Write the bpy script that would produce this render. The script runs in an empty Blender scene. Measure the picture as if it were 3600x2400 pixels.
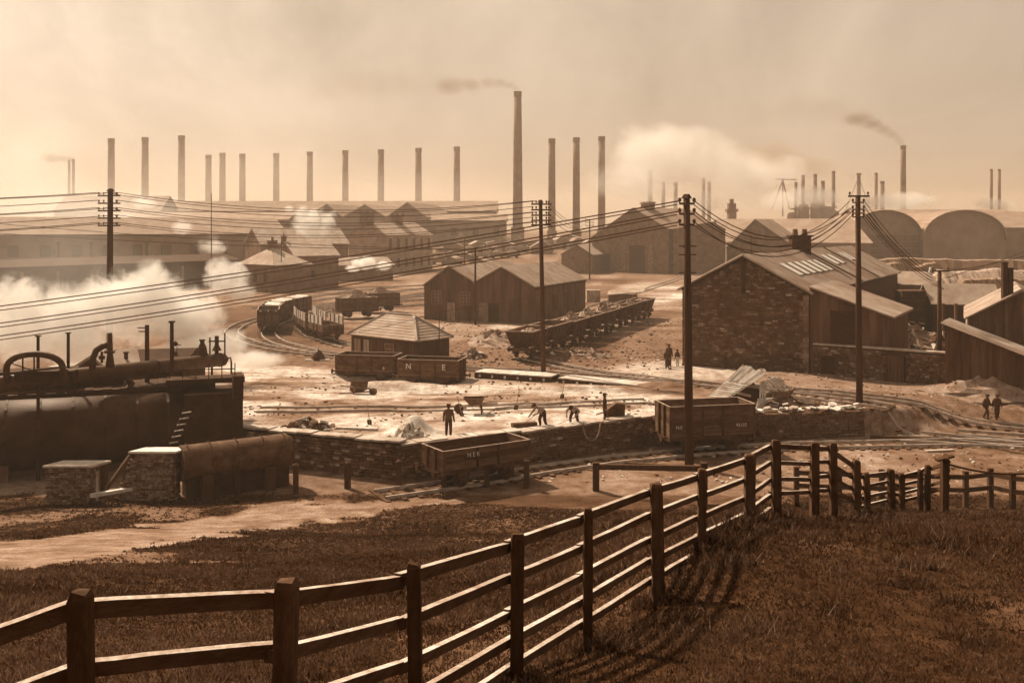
import bpy, bmesh, math, random
import numpy as np
from mathutils import Vector, Matrix, Euler, noise as mnoise

random.seed(7)
rng = np.random.default_rng(7)
SC = bpy.context.scene
COL = SC.collection
R = math.radians

# ------------------------------------------------------------------ camera
F = 3500.0          # focal length in photograph pixels (3600 wide)
HZ = 800.0          # row of the horizon
CAMH = 12.0         # camera height above the works yard
cam_d = bpy.data.cameras.new('camera')
cam = bpy.data.objects.new('camera', cam_d)
COL.objects.link(cam)
cam.location = (0, 0, CAMH)
cam.rotation_euler = (R(90), 0, 0)
cam_d.sensor_width = 36.0
cam_d.lens = 36.0 * F / 3600.0
cam_d.shift_y = -(1200.0 - HZ) / 3600.0
cam_d.clip_start = 0.1
cam_d.clip_end = 9000.0
SC.camera = cam

# ------------------------------------------------------------------ sky and sun
SUN_AZ = R(-42)      # measured from the view direction, negative = left
SUN_EL = R(44)
SEPIA = (1.0, 0.812, 0.622)
world = bpy.data.worlds.new('World')
SC.world = world
world.use_nodes = True
wn, wl = world.node_tree.nodes, world.node_tree.links
wn.clear()
w_out = wn.new('ShaderNodeOutputWorld')
w_bg = wn.new('ShaderNodeBackground')
w_bg.inputs['Strength'].default_value = 0.079
w_sky = wn.new('ShaderNodeTexSky')
w_sky.sky_type = 'NISHITA'
w_sky.sun_disc = False
w_sky.sun_elevation = SUN_EL
w_sky.sun_rotation = SUN_AZ
w_sky.altitude = 200
w_sky.air_density = 1.0
w_sky.dust_density = 7.0
w_sky.ozone_density = 1.0
w_bw = wn.new('ShaderNodeRGBToBW')
w_tint = wn.new('ShaderNodeMix')
w_tint.data_type = 'RGBA'
w_tint.blend_type = 'MULTIPLY'
w_tint.inputs['Factor'].default_value = 1.0
w_tint.inputs['B'].default_value = (*SEPIA, 1)
w_tc = wn.new('ShaderNodeTexCoord')
w_no = wn.new('ShaderNodeTexNoise')
w_no.inputs['Scale'].default_value = 3.4
w_no.inputs['Detail'].default_value = 9
w_no.inputs['Roughness'].default_value = 0.62
w_no.inputs['Distortion'].default_value = 0.6
w_mr = wn.new('ShaderNodeMapRange')
w_mr.inputs['From Min'].default_value = 0.3
w_mr.inputs['From Max'].default_value = 0.7
w_mr.inputs['To Min'].default_value = 0.68
w_mr.inputs['To Max'].default_value = 1.30
w_mul = wn.new('ShaderNodeMath')
w_mul.operation = 'MULTIPLY'
wl.new(w_tc.outputs['Generated'], w_no.inputs['Vector'])
wl.new(w_no.outputs['Fac'], w_mr.inputs['Value'])
wl.new(w_sky.outputs['Color'], w_bw.inputs['Color'])
w_pow = wn.new('ShaderNodeMath')      # smoke evens out the sky: less contrast between the sunward side and the rest
w_pow.operation = 'POWER'
w_pow.inputs[1].default_value = 0.5
w_gain = wn.new('ShaderNodeMath')
w_gain.operation = 'MULTIPLY'
w_gain.inputs[1].default_value = 2.45
wl.new(w_bw.outputs['Val'], w_pow.inputs[0])
wl.new(w_pow.outputs[0], w_gain.inputs[0])
wl.new(w_gain.outputs[0], w_mul.inputs[0])
wl.new(w_mr.outputs['Result'], w_mul.inputs[1])
wl.new(w_mul.outputs[0], w_tint.inputs['A'])
wl.new(w_tint.outputs['Result'], w_bg.inputs['Color'])
wl.new(w_bg.outputs['Background'], w_out.inputs['Surface'])

sun_d = bpy.data.lights.new('sun', 'SUN')
sun_d.energy = 5.0
sun_d.angle = R(2.0)
sun_d.color = (1.0, 0.845, 0.648)
sun = bpy.data.objects.new('sun', sun_d)
COL.objects.link(sun)
SUNDIR = Vector((math.sin(SUN_AZ) * math.cos(SUN_EL), math.cos(SUN_AZ) * math.cos(SUN_EL), math.sin(SUN_EL)))
sun.rotation_euler = SUNDIR.to_track_quat('Z', 'Y').to_euler()
sun.location = (-60, 60, 120)

SC.view_settings.view_transform = 'Standard'
SC.view_settings.look = 'None'
SC.view_settings.gamma = 1.0
SC.view_settings.use_curve_mapping = False
SC.view_settings.exposure = 0.55
cy = SC.cycles
SC.render.engine = 'CYCLES'
cy.use_denoising = True
try:
    cy.denoiser = 'OPENIMAGEDENOISE'
except Exception:
    pass
cy.use_adaptive_sampling = True
cy.adaptive_threshold = 0.03
cy.adaptive_min_samples = 12
cy.max_bounces = 6
cy.diffuse_bounces = 2
cy.glossy_bounces = 2
cy.transmission_bounces = 2
cy.transparent_max_bounces = 6
cy.volume_bounces = 2
cy.volume_step_rate = 1.0
cy.volume_max_steps = 160
cy.caustics_reflective = False
cy.caustics_refractive = False
cy.sample_clamp_indirect = 6.0

# ------------------------------------------------------------------ picture <-> place
def P(px, py, D):
    return Vector(((px - 1800.0) / F * D, D, CAMH - (py - HZ) / F * D))

def G(px, py, z=0.0):
    D = (CAMH - z) * F / (py - HZ)
    return Vector(((px - 1800.0) / F * D, D, z))

def pix(x, y, z):
    return 1800.0 + x / y * F, HZ + (CAMH - z) / y * F

# ------------------------------------------------------------------ materials
def sep(v):
    t = min(1.0, max(0.0, v) / 0.62) ** 0.65
    k = 1.3 - 0.3 * t
    return (v * k, v * k * (0.35 + 0.58 * t), v * k * (0.06 + 0.78 * t), 1.0)

RAMP = [0.0, 0.015, 0.03, 0.06, 0.1, 0.16, 0.25, 0.36, 0.5, 0.7, 0.9]

def ramp_node(nt):
    r = nt.nodes.new('ShaderNodeValToRGB')
    el = r.color_ramp.elements
    el[0].position = 0.0
    el[0].color = sep(0.002)
    el[1].position = 1.0
    el[1].color = sep(1.0)
    for v in RAMP[1:]:
        e = el.new(v)
        e.color = sep(v)
    return r

def mathn(nt, op, a, b=None):
    m = nt.nodes.new('ShaderNodeMath')
    m.operation = op
    for i, s in enumerate((a, b)):
        if s is None:
            continue
        if isinstance(s, (int, float)):
            m.inputs[i].default_value = s
        else:
            nt.links.new(s, m.inputs[i])
    return m.outputs[0]

def noise_out(nt, vec, scale, detail=5.0, rough=0.6, dist=0.0):
    n = nt.nodes.new('ShaderNodeTexNoise')
    n.inputs['Scale'].default_value = scale
    n.inputs['Detail'].default_value = detail
    n.inputs['Roughness'].default_value = rough
    n.inputs['Distortion'].default_value = dist
    nt.links.new(vec, n.inputs['Vector'])
    return n.outputs['Fac']

def remap(nt, s, a, b, c, d):
    m = nt.nodes.new('ShaderNodeMapRange')
    for k, v in zip(('From Min', 'From Max', 'To Min', 'To Max'), (a, b, c, d)):
        m.inputs[k].default_value = v
    nt.links.new(s, m.inputs['Value'])
    return m.outputs['Result']

MATS = {}

def M(name, v, rough=0.85, var=0.35, scale=2.0, bump=0.0, rnd=0.0, stretch=(1, 1, 1), metal=0.0, attr=None, spec=0.25, fine=0.0):
    """plain worn surface: a grey value toned to the brown of the place, mottled by noise, varied object by object"""
    if name in MATS:
        return MATS[name]
    v = v * (1 + 1.3 * (1 - float(smoothstep(0.06, 0.3, v))))
    m = bpy.data.materials.new(name)
    m.use_nodes = True
    nt = m.node_tree
    b = nt.nodes['Principled BSDF']
    geo = nt.nodes.new('ShaderNodeNewGeometry')
    mp = nt.nodes.new('ShaderNodeMapping')
    mp.inputs['Scale'].default_value = stretch
    nt.links.new(geo.outputs['Position'], mp.inputs['Vector'])
    n = noise_out(nt, mp.outputs['Vector'], scale)
    val = remap(nt, n, 0.3, 0.7, 1 - var, 1 + var)
    if fine:
        n2 = noise_out(nt, mp.outputs['Vector'], scale * 9, 3)
        val = mathn(nt, 'MULTIPLY', val, remap(nt, n2, 0.3, 0.7, 1 - fine, 1 + fine))
    if attr:
        a = nt.nodes.new('ShaderNodeAttribute')
        a.attribute_name = attr
        val = mathn(nt, 'MULTIPLY', val, a.outputs['Fac'])
    else:
        val = mathn(nt, 'MULTIPLY', val, v)
    if rnd:
        oi = nt.nodes.new('ShaderNodeObjectInfo')
        val = mathn(nt, 'MULTIPLY', val, remap(nt, oi.outputs['Random'], 0, 1, 1 - rnd, 1 + rnd))
    r = ramp_node(nt)
    nt.links.new(val, r.inputs['Fac'])
    nt.links.new(r.outputs['Color'], b.inputs['Base Color'])
    b.inputs['Roughness'].default_value = rough
    b.inputs['Metallic'].default_value = metal
    b.inputs['Specular IOR Level'].default_value = spec * 0.4
    b.inputs['Specular Tint'].default_value = (1.0, 0.62, 0.36, 1)
    if bump:
        bp = nt.nodes.new('ShaderNodeBump')
        bp.inputs['Strength'].default_value = bump
        bp.inputs['Distance'].default_value = 0.05
        nt.links.new(n, bp.inputs['Height'])
        nt.links.new(bp.outputs['Normal'], b.inputs['Normal'])
    MATS[name] = m
    return m

# ------------------------------------------------------------------ mesh helpers
OFF = {}

def tag(o, label=None, cat=None, group=None, kind=None):
    if label:
        o['label'] = label
    if cat:
        o['category'] = cat
    if group:
        o['group'] = group
    if kind:
        o['kind'] = kind
    return o

def thing(name, label, cat, loc=(0, 0, 0), rz=0.0, group=None):
    o = bpy.data.objects.new(name, None)
    o.empty_display_size = 0.3
    COL.objects.link(o)
    o.location = loc
    o.rotation_euler = (0, 0, rz)
    OFF[o.name] = Vector(loc) if rz == 0.0 else None
    return tag(o, label, cat, group)

def world_thing(name, label, cat, loc, group=None):
    """parts of it are given in world coordinates"""
    return thing(name, label, cat, loc, 0.0, group)

def local_thing(name, label, cat, loc=(0, 0, 0), rz=0.0, group=None):
    o = thing(name, label, cat, loc, rz, group)
    OFF[o.name] = None
    return o

def off_of(p):
    while p.parent is not None:
        p = p.parent
    return OFF.get(p.name)

def link_mesh(name, me, mat, parent=None):
    o = bpy.data.objects.new(name, me)
    COL.objects.link(o)
    if mat is not None and not me.materials:
        me.materials.append(mat)
    if parent is not None:
        o.parent = parent
    return o

class MB:
    def __init__(self):
        self.v = []
        self.f = []

    def add(self, vs, fs):
        n = len(self.v)
        self.v += [tuple(p) for p in vs]
        self.f += [tuple(i + n for i in q) for q in fs]
        return self

    def par(self, o, a, b, c):
        """box from a corner and three edge vectors"""
        o, a, b, c = map(Vector, (o, a, b, c))
        vs = [o, o + a, o + a + b, o + b, o + c, o + a + c, o + a + b + c, o + b + c]
        fs = [(0, 3, 2, 1), (4, 5, 6, 7), (0, 1, 5, 4), (1, 2, 6, 5), (2, 3, 7, 6), (3, 0, 4, 7)]
        if a.cross(b).dot(c) < 0:
            fs = [q[::-1] for q in fs]
        return self.add(vs, fs)

    def box(self, c, s, rz=0.0):
        a = Vector((math.cos(rz), math.sin(rz), 0)) * s[0]
        b = Vector((-math.sin(rz), math.cos(rz), 0)) * s[1]
        d = Vector((0, 0, s[2]))
        return self.par(Vector(c) - a / 2 - b / 2 - d / 2, a, b, d)

    def bar(self, p0, p1, w, h, up=(0, 0, 1)):
        """beam of width w and height h between two points (its centre line)"""
        p0, p1 = Vector(p0), Vector(p1)
        d = p1 - p0
        s = d.cross(Vector(up))
        if s.length < 1e-6:
            s = Vector((1, 0, 0))
        s.normalize()
        u = s.cross(d).normalized()
        return self.par(p0 - s * w / 2 - u * h / 2, d, s * w, u * h)

    def tube(self, pts, r, n=8, caps=True):
        pts = [Vector(p) for p in pts]
        rs = r if isinstance(r, (list, tuple)) else [r] * len(pts)
        rings = []
        prev = None
        for i, p in enumerate(pts):
            d = (pts[min(i + 1, len(pts) - 1)] - pts[max(i - 1, 0)])
            d = d.normalized() if d.length > 1e-9 else Vector((0, 0, 1))
            if prev is None:
                s = d.cross(Vector((0, 0, 1)))
                if s.length < 1e-3:
                    s = Vector((1, 0, 0))
            else:
                s = prev - d * prev.dot(d)
            s.normalize()
            prev = s
            t = d.cross(s)
            rings.append([p + (s * math.cos(2 * math.pi * k / n) + t * math.sin(2 * math.pi * k / n)) * rs[i] for k in range(n)])
        vs = [q for ring in rings for q in ring]
        fs = []
        for i in range(len(rings) - 1):
            for k in range(n):
                k2 = (k + 1) % n
                fs.append((i * n + k, i * n + k2, (i + 1) * n + k2, (i + 1) * n + k))
        if caps:
            fs.append(tuple(range(n))[::-1])
            m = (len(rings) - 1) * n
            fs.append(tuple(m + k for k in range(n)))
        return self.add(vs, fs)

    def prism(self, poly, ext):
        """extrude a planar polygon (list of points) along a vector"""
        poly = [Vector(p) for p in poly]
        ext = Vector(ext)
        n = len(poly)
        nrm = Vector((0, 0, 0))
        for i in range(n):
            nrm += poly[i].cross(poly[(i + 1) % n])
        if nrm.dot(ext) > 0:
            poly = poly[::-1]
        vs = poly + [p + ext for p in poly]
        fs = [tuple(range(n)), tuple(range(n, 2 * n))[::-1]]
        for i in range(n):
            j = (i + 1) % n
            fs.append((i, i + n, j + n, j))
        return self.add(vs, fs)

    def corrugated(self, o, u, v, thick=0.03, pitch=0.25, depth=0.05, cols=None):
        """a wavy sheet: ridges run along v, repeat along u"""
        o, u, v = Vector(o), Vector(u), Vector(v)
        nrm = u.cross(v).normalized()
        L = u.length
        k = max(2, int(round(L / pitch)) * 2)
        vs = []
        for i in range(k + 1):
            hgt = depth if i % 2 else 0.0
            p = o + u * (i / k) + nrm * hgt
            vs += [p, p + v, p - nrm * thick, p + v - nrm * thick]
        fs = []
        for i in range(k):
            a, b = 4 * i, 4 * i + 4
            fs += [(a, b, b + 1, a + 1), (a + 2, a + 3, b + 3, b + 2), (a, a + 2, b + 2, b), (a + 1, b + 1, b + 3, a + 3)]
        fs += [(0, 1, 3, 2), (4 * k, 4 * k + 2, 4 * k + 3, 4 * k + 1)]
        return self.add(vs, fs)

    def mesh(self, name, off=None):
        me = bpy.data.meshes.new(name)
        vs = self.v
        if off is not None:
            vs = [(x - off.x, y - off.y, z - off.z) for x, y, z in vs]
        me.from_pydata(vs, [], self.f)
        me.update()
        return me

    def build(self, name, mat, parent=None, smooth=False):
        off = off_of(parent) if parent is not None else None
        me = self.mesh(name, off)
        if smooth:
            me.polygons.foreach_set('use_smooth', [True] * len(me.polygons))
        return link_mesh(name, me, mat, parent)

def copy_tree(o, parent=None):
    c = o.copy()
    COL.objects.link(c)
    if parent is not None:
        c.parent = parent
    OFF[c.name] = None
    for ch in o.children:
        copy_tree(ch, c)
    return c

def smoothstep(a, b, x):
    t = np.clip((x - a) / (b - a), 0.0, 1.0)
    return t * t * (3 - 2 * t)
# ------------------------------------------------------------------ terrain
WALL = [(-60.0, 66.0), (-16.0, 56.3), (-5.8, 52.0), (0.5, 55.5), (8.5, 60.3), (22.3, 63.0), (60.0, 64.5)]
ZF = -1.2            # level of the lower siding in front of the retaining wall
_hx = np.array([-20., 0., 6., 10., 15., 20., 30., 40., 48., 54.])
_hz = np.array([12.2, 10.4, 8.45, 7.42, 6.2, 4.9, 2.25, -0.15, -1.2, -1.2])

def wall_y(x):
    return np.interp(x, [p[0] for p in WALL], [p[1] for p in WALL])

def vnoise(x, y, s, seed=0):
    """cheap smooth value noise on arrays"""
    x = np.asarray(x, float) / s + seed * 17.3
    y = np.asarray(y, float) / s + seed * 9.1
    xi, yi = np.floor(x), np.floor(y)
    fx, fy = x - xi, y - yi
    fx, fy = fx * fx * (3 - 2 * fx), fy * fy * (3 - 2 * fy)
    def hsh(a, b):
        q = np.sin(a * 127.1 + b * 311.7 + seed * 74.7) * 43758.5453
        return q - np.floor(q)
    a, b, c, d = hsh(xi, yi), hsh(xi + 1, yi), hsh(xi, yi + 1), hsh(xi + 1, yi + 1)
    return (a * (1 - fx) + b * fx) * (1 - fy) + (c * (1 - fx) + d * fx) * fy

MOUNDS = []          # (x, y, radius x, radius y, height)

def hgt(x, y, rough=True):
    x = np.asarray(x, float)
    y = np.asarray(y, float)
    hill = np.interp(y, _hx, _hz)
    bump = 1.2 * smoothstep(0.2, 3.6, x) * smoothstep(8.5, 17, y) * (1 - smoothstep(29, 44, y))
    hill = hill + bump + 0.35 * (vnoise(x, y, 5.0, 1) - 0.5) * smoothstep(3, 10, y) * (1 - smoothstep(40, 48, y))
    wy = wall_y(x)
    wid = 0.5 + 9 * smoothstep(22.5, 34, x)
    up = smoothstep(0, 1, (y - wy - 0.1) / wid)
    yard = 0.45 * (1 - smoothstep(8, 24, y - wy)) * (1 - smoothstep(22, 30, x))
    low = ZF + (yard - ZF) * up
    k = smoothstep(46.5, 50, y)
    z = hill * (1 - k) + low * k
    z = z + 7.0 * smoothstep(260, 480, y)
    z = z + 0.10 * (vnoise(x, y, 2.3, 2) - 0.5) * smoothstep(50, 58, y) * (1 - smoothstep(150, 260, y))
    mv = 0.8 + 0.4 * vnoise(x, y, 0.7, 5)
    for mx, my, rx, ry, mh in MOUNDS:
        d2 = ((x - mx) / rx) ** 2 + ((y - my) / ry) ** 2
        z = z + mh * np.exp(-d2 * 2.2) * mv
    return z

def hz1(x, y):
    return float(hgt(np.array([x]), np.array([y]))[0])

def on_ground(px, py, z0=0.0):
    """point of the terrain seen at a pixel"""
    z = z0
    for _ in range(25):
        p = G(px, py, z)
        z = 0.5 * z + 0.5 * hz1(p.x, p.y)
    p = G(px, py, z)
    return Vector((p.x, p.y, hz1(p.x, p.y)))

def on_hill(px, py):
    """first point of the foreground hill along a pixel ray"""
    D = np.arange(3, 52, 0.05)
    x = (px - 1800.0) / F * D
    zr = CAMH - (py - HZ) / F * D
    hit = np.nonzero(zr <= hgt(x, D))[0]
    i = hit[0] if len(hit) else len(D) - 1
    return Vector((x[i], D[i], hz1(x[i], D[i])))

# mounds in the yard: sand heaps, ash tips, road hump
for px, py, rx, ry, mh in [(1455, 1530, 1.3, 1.3, 0.95), (2560, 1320, 9.0, 3.0, 0.5), (1720, 1190, 7, 5, 0.5),
                           (1960, 1240, 4, 4, 0.7), (3500, 1352, 5.0, 2.4, 1.1), (1290, 1310, 3.6, 2.2, -0.75), (1500, 1322, 3.6, 2.2, -0.75), (1380, 1352, 7.5, 1.3, 0.5), (2050, 1375, 5, 1.6, 0.3), (2330, 1360, 3, 1.5, 0.35)]:
    q = G(px, py, 0.3)
    MOUNDS.append((q.x, q.y, rx, ry, mh))

rows = np.concatenate([np.arange(-8, 46, 0.42), np.arange(46, 72, 0.3), np.arange(72, 110, 0.6), np.arange(110, 210, 1.8), np.geomspace(212, 3000, 40)])
ncol = 300
sx = np.linspace(-1, 1, ncol)
sx = np.sign(sx) * np.abs(sx) ** 1.15
YY = np.repeat(rows, ncol)
XX = np.concatenate([sx * (9 + 0.66 * max(r, 0)) for r in rows])
ZZ = hgt(XX, YY)
PX = 1800 + XX / np.maximum(YY, 1) * F
PY = HZ + (CAMH - ZZ) / np.maximum(YY, 1) * F

def curve(px, pts):
    return np.interp(px, [p[0] for p in pts], [p[1] for p in pts])

wob = (vnoise(XX, YY, 1.1, 3) - 0.5)
wob2 = (vnoise(XX, YY, 0.45, 4) - 0.5)
nbig = vnoise(XX, YY, 9.0, 6)
nmid = vnoise(XX, YY, 3.0, 7)
# grass on the hill with a worn path across it
hillm = 1 - smoothstep(48.0, 49.6, YY + wob * 1.5)
hillm = hillm * (1 - smoothstep(0.8, 1.2, ((XX - 4.5) / 9.0) ** 2 + ((YY - 53) / 7.5) ** 2 < 1))
pU = curve(PX, [(-900, 1960), (0, 1902), (350, 1868), (640, 1832), (860, 1795), (960, 1762), (1500, 1752), (1750, 1752)])
pL = curve(PX, [(-900, 2130), (0, 2008), (500, 1925), (900, 1866), (1200, 1828), (1520, 1776), (1750, 1760)])
pathm = smoothstep(-6, 6, PY - pU + wob * 26 + wob2 * 12) * smoothstep(-6, 6, pL - PY + wob * 22 + wob2 * 14) * (YY > 8) * (PX < 1640)
bare = smoothstep(0.62, 0.8, vnoise(XX, YY, 2.4, 11)) * (YY < 47) * (YY > 26) * (PX < 1000)
grassm = np.clip(hillm - pathm - 0.7 * bare, 0, 1)
tone = 0.16 + 0.05 * (nmid - 0.5)
tone = np.where(YY < 50, 0.105, tone)
# the pale sand and ash floor of the yard
inyard = smoothstep(0.3, 0.9, YY - wall_y(XX)) * (1 - smoothstep(21, 24, XX))
farE = curve(PX, [(0, 1270), (800, 1275), (1180, 1300), (1400, 1310), (1660, 1325), (1950, 1345), (2260, 1375), (2480, 1400), (2700, 1420)])
sand = inyard * smoothstep(-10, 10, PY - farE + wob * 20) * (XX > -40)
sand_tone = 0.25 + 0.34 * smoothstep(0.35, 0.75, vnoise(XX, YY, 4.0, 8) * 0.75 + 0.25 * vnoise(XX, YY, 0.9, 9))
sand_tone += 0.20 * smoothstep(28, 0, np.abs(PY - farE - 30)) * (PX < 2480)
ruts = smoothstep(0.55, 0.8, np.sin((YY + 0.12 * XX) * 4.2 + 2 * nmid) * 0.5 + 0.5) * smoothstep(0.4, 0.7, nbig)
sand_tone = sand_tone * (1 - 0.4 * ruts) * (1 - 0.45 * smoothstep(0.55, 0.8, vnoise(XX * 0.35, YY, 1.4, 14)))
tone = tone * (1 - sand) + np.minimum(sand_tone, 0.5 + 0.06 * (nmid - 0.5)) * sand
# lower siding: cinders and ash
sid = (1 - smoothstep(-0.5, 0.3, YY - wall_y(XX))) * (YY > 49)
tone = tone * (1 - sid) + sid * (0.17 + 0.10 * (nmid - 0.5) + 0.1 * smoothstep(0.55, 0.8, nbig))
# open road and ash ground towards the right
rgt = smoothstep(12, 15, XX) * smoothstep(62, 64, YY) * (1 - smoothstep(80, 92, YY)) * (1 - sand)
tone = tone * (1 - rgt) + rgt * (0.20 + 0.12 * (nbig - 0.4))
pale = smoothstep(1.0, 0.35, ((PX - 2420) / 330) ** 2 + ((PY - 1300) / 42) ** 2) * (YY > 70)
tone = tone * (1 - pale) + pale * 0.40
pale2 = smoothstep(1.0, 0.4, ((PX - 2290) / 160) ** 2 + ((PY - 1030) / 46) ** 2) * (YY > 100)
tone = tone * (1 - pale2) + pale2 * 0.36
pale3 = smoothstep(1.0, 0.4, ((PX - 1640) / 200) ** 2 + ((PY - 1160) / 42) ** 2) * (YY > 100)
tone = tone * (1 - pale3) + pale3 * 0.24
dark = smoothstep(1.0, 0.4, ((PX - 880) / 420) ** 2 + ((PY - 1150) / 95) ** 2) * (YY > 70)
tone = tone * (1 - dark) + dark * 0.085
tip = smoothstep(1.0, 0.5, ((PX - 2020) / 190) ** 2 + ((PY - 1205) / 58) ** 2) * (YY > 70)
tone = tone * (1 - tip) + tip * (0.10 + 0.05 * wob)
midm = smoothstep(100, 118, YY) * (1 - smoothstep(300, 420, YY))
tone = tone * (1 + midm * (0.9 * (vnoise(XX, YY, 7.0, 15) - 0.5) + 0.7 * (vnoise(XX * 0.4, YY, 2.2, 16) - 0.5)) + midm * 0.8 * smoothstep(0.66, 0.8, vnoise(XX * 0.5, YY, 3.1, 17)))
rails_r = smoothstep(0, 6, XX - 20) * (YY > 58) * (YY < 72)
tone = tone * (1 - 0.35 * rails_r * smoothstep(0.4, 0.6, nmid))
tone = np.where(YY < 50, tone * (1 - pathm) + (0.15 + 0.12 * vnoise(XX, YY, 1.2, 52)) * pathm, tone)
tone = tone * (1 - 0.6 * bare) + 0.6 * bare * 0.22
tone = tone * (1 - grassm * (YY < 50)) + grassm * (YY < 50) * (0.04 + 0.05 * smoothstep(0.6, 0.85, vnoise(XX, YY, 1.7, 51)))
tone = np.clip(tone + wob2 * 0.05 * (tone / 0.3), 0.02, 0.85)

def grid_mesh(name, X, Y, Z, nr, nc):
    me = bpy.data.meshes.new(name)
    nv = nr * nc
    me.vertices.add(nv)
    me.vertices.foreach_set('co', np.stack([X, Y, Z], 1).astype(np.float32).ravel())
    i = np.arange(nr - 1)[:, None] * nc + np.arange(nc - 1)[None, :]
    i = i.ravel()
    q = np.stack([i, i + 1, i + nc + 1, i + nc], 1)
    me.loops.add(q.size)
    me.loops.foreach_set('vertex_index', q.ravel().astype(np.int32))
    me.polygons.add(len(q))
    me.polygons.foreach_set('loop_start', (np.arange(len(q)) * 4).astype(np.int32))
    me.polygons.foreach_set('loop_total', np.full(len(q), 4, np.int32))
    me.polygons.foreach_set('use_smooth', np.ones(len(q), bool))
    me.update()
    me.validate()
    return me

gme = grid_mesh('ground', XX, YY, ZZ, len(rows), ncol)
at = gme.attributes.new('tone', 'FLOAT', 'POINT')
at.data.foreach_set('value', tone.astype(np.float32))
m_ground = M('cinder_and_earth', 0.2, rough=0.95, var=0.42, scale=1.3, bump=0.6, attr='tone', spec=0.1, fine=0.38)
ground = link_mesh('ground', gme, m_ground)
tag(ground, kind='structure')

# haze: the smoke-laden air over the works
hz_mb = MB().box((0, 1500, 53.5), (4400, 3400, 113))
hm = bpy.data.materials.new('smoky_air')
hm.use_nodes = True
hm.node_tree.nodes.clear()
ho = hm.node_tree.nodes.new('ShaderNodeOutputMaterial')
hv = hm.node_tree.nodes.new('ShaderNodeVolumePrincipled')
hv.inputs['Color'].default_value = (0.81, 0.69, 0.57, 1)
hv.inputs['Density'].default_value = 0.0005
hv.inputs['Anisotropy'].default_value = 0.25
hm.node_tree.links.new(hv.outputs['Volume'], ho.inputs['Volume'])
haze = hz_mb.build('haze', hm)
tag(haze, kind='stuff')
# ------------------------------------------------------------------ building materials
m_far = M('sooty_brick_far', 0.08, var=0.25, scale=0.25)
m_far2 = M('sooty_sheeting_far', 0.14, var=0.25, scale=0.2)
m_brick = M('sooty_brick', 0.07, var=0.3, scale=0.8, bump=0.2)
m_mortar = M('dark_mortar', 0.03, var=0.3, scale=3)
m_stone = M('sooty_sandstone', 0.055, var=0.38, scale=1.3, bump=0.6, rnd=0.2, fine=0.25)
m_stone2 = M('paler_sandstone', 0.08, var=0.5, scale=2.2, bump=0.5, rnd=0.4, fine=0.3)
m_stone3 = M('bare_sandstone', 0.3, var=0.3, scale=3.0, bump=0.4, rnd=0.3)
m_cope = M('worn_coping_stone', 0.45, var=0.3, scale=1.5, bump=0.3, rnd=0.15)
m_slate = M('weathered_slate', 0.36, var=0.25, scale=0.7, rnd=0.1)
m_roof_far = M('far_slate', 0.30, var=0.2, scale=0.3)
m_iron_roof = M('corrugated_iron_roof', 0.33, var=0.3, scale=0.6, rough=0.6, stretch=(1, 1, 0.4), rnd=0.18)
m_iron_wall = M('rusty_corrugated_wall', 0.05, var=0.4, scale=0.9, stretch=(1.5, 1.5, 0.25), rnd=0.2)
m_timber = M('tarred_boards', 0.042, var=0.35, scale=1.4, stretch=(3, 3, 0.3), rnd=0.25)
m_timber_pale = M('weathered_timber', 0.20, var=0.4, scale=2.0, stretch=(2, 2, 0.5), rnd=0.25)
m_office = M('office_brick', 0.24, var=0.25, scale=0.6)
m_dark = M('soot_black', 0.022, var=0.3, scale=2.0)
m_iron = M('black_iron', 0.03, var=0.35, scale=2.5, rough=0.55, metal=0.0, spec=0.4)
m_rust = M('rusty_iron', 0.042, var=0.5, scale=2.0, rough=0.75, bump=0.15)
m_glass = M('grimy_window_glass', 0.05, var=0.2, scale=3.0, rough=0.25, spec=0.5)
m_paint = M('dirty_white_paint', 0.62, var=0.15, scale=3.0)

# ------------------------------------------------------------------ people
m_skin = M('weathered_skin', 0.26, var=0.1, scale=10)
m_coat = M('dark_wool', 0.035, var=0.3, scale=8)
m_trou = M('dark_trousers', 0.028, var=0.3, scale=8)
m_shirt = M('pale_work_shirt', 0.34, var=0.2, scale=8)
m_apron = M('white_apron', 0.65, var=0.15, scale=8)
m_boot = M('black_boots', 0.02, var=0.2, scale=8)
m_cap = M('flat_cap_cloth', 0.025, var=0.2, scale=10)
m_hair = M('dark_hair', 0.03, var=0.2, scale=10)

def tri_at(parent_pts, w):
    return parent_pts

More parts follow.
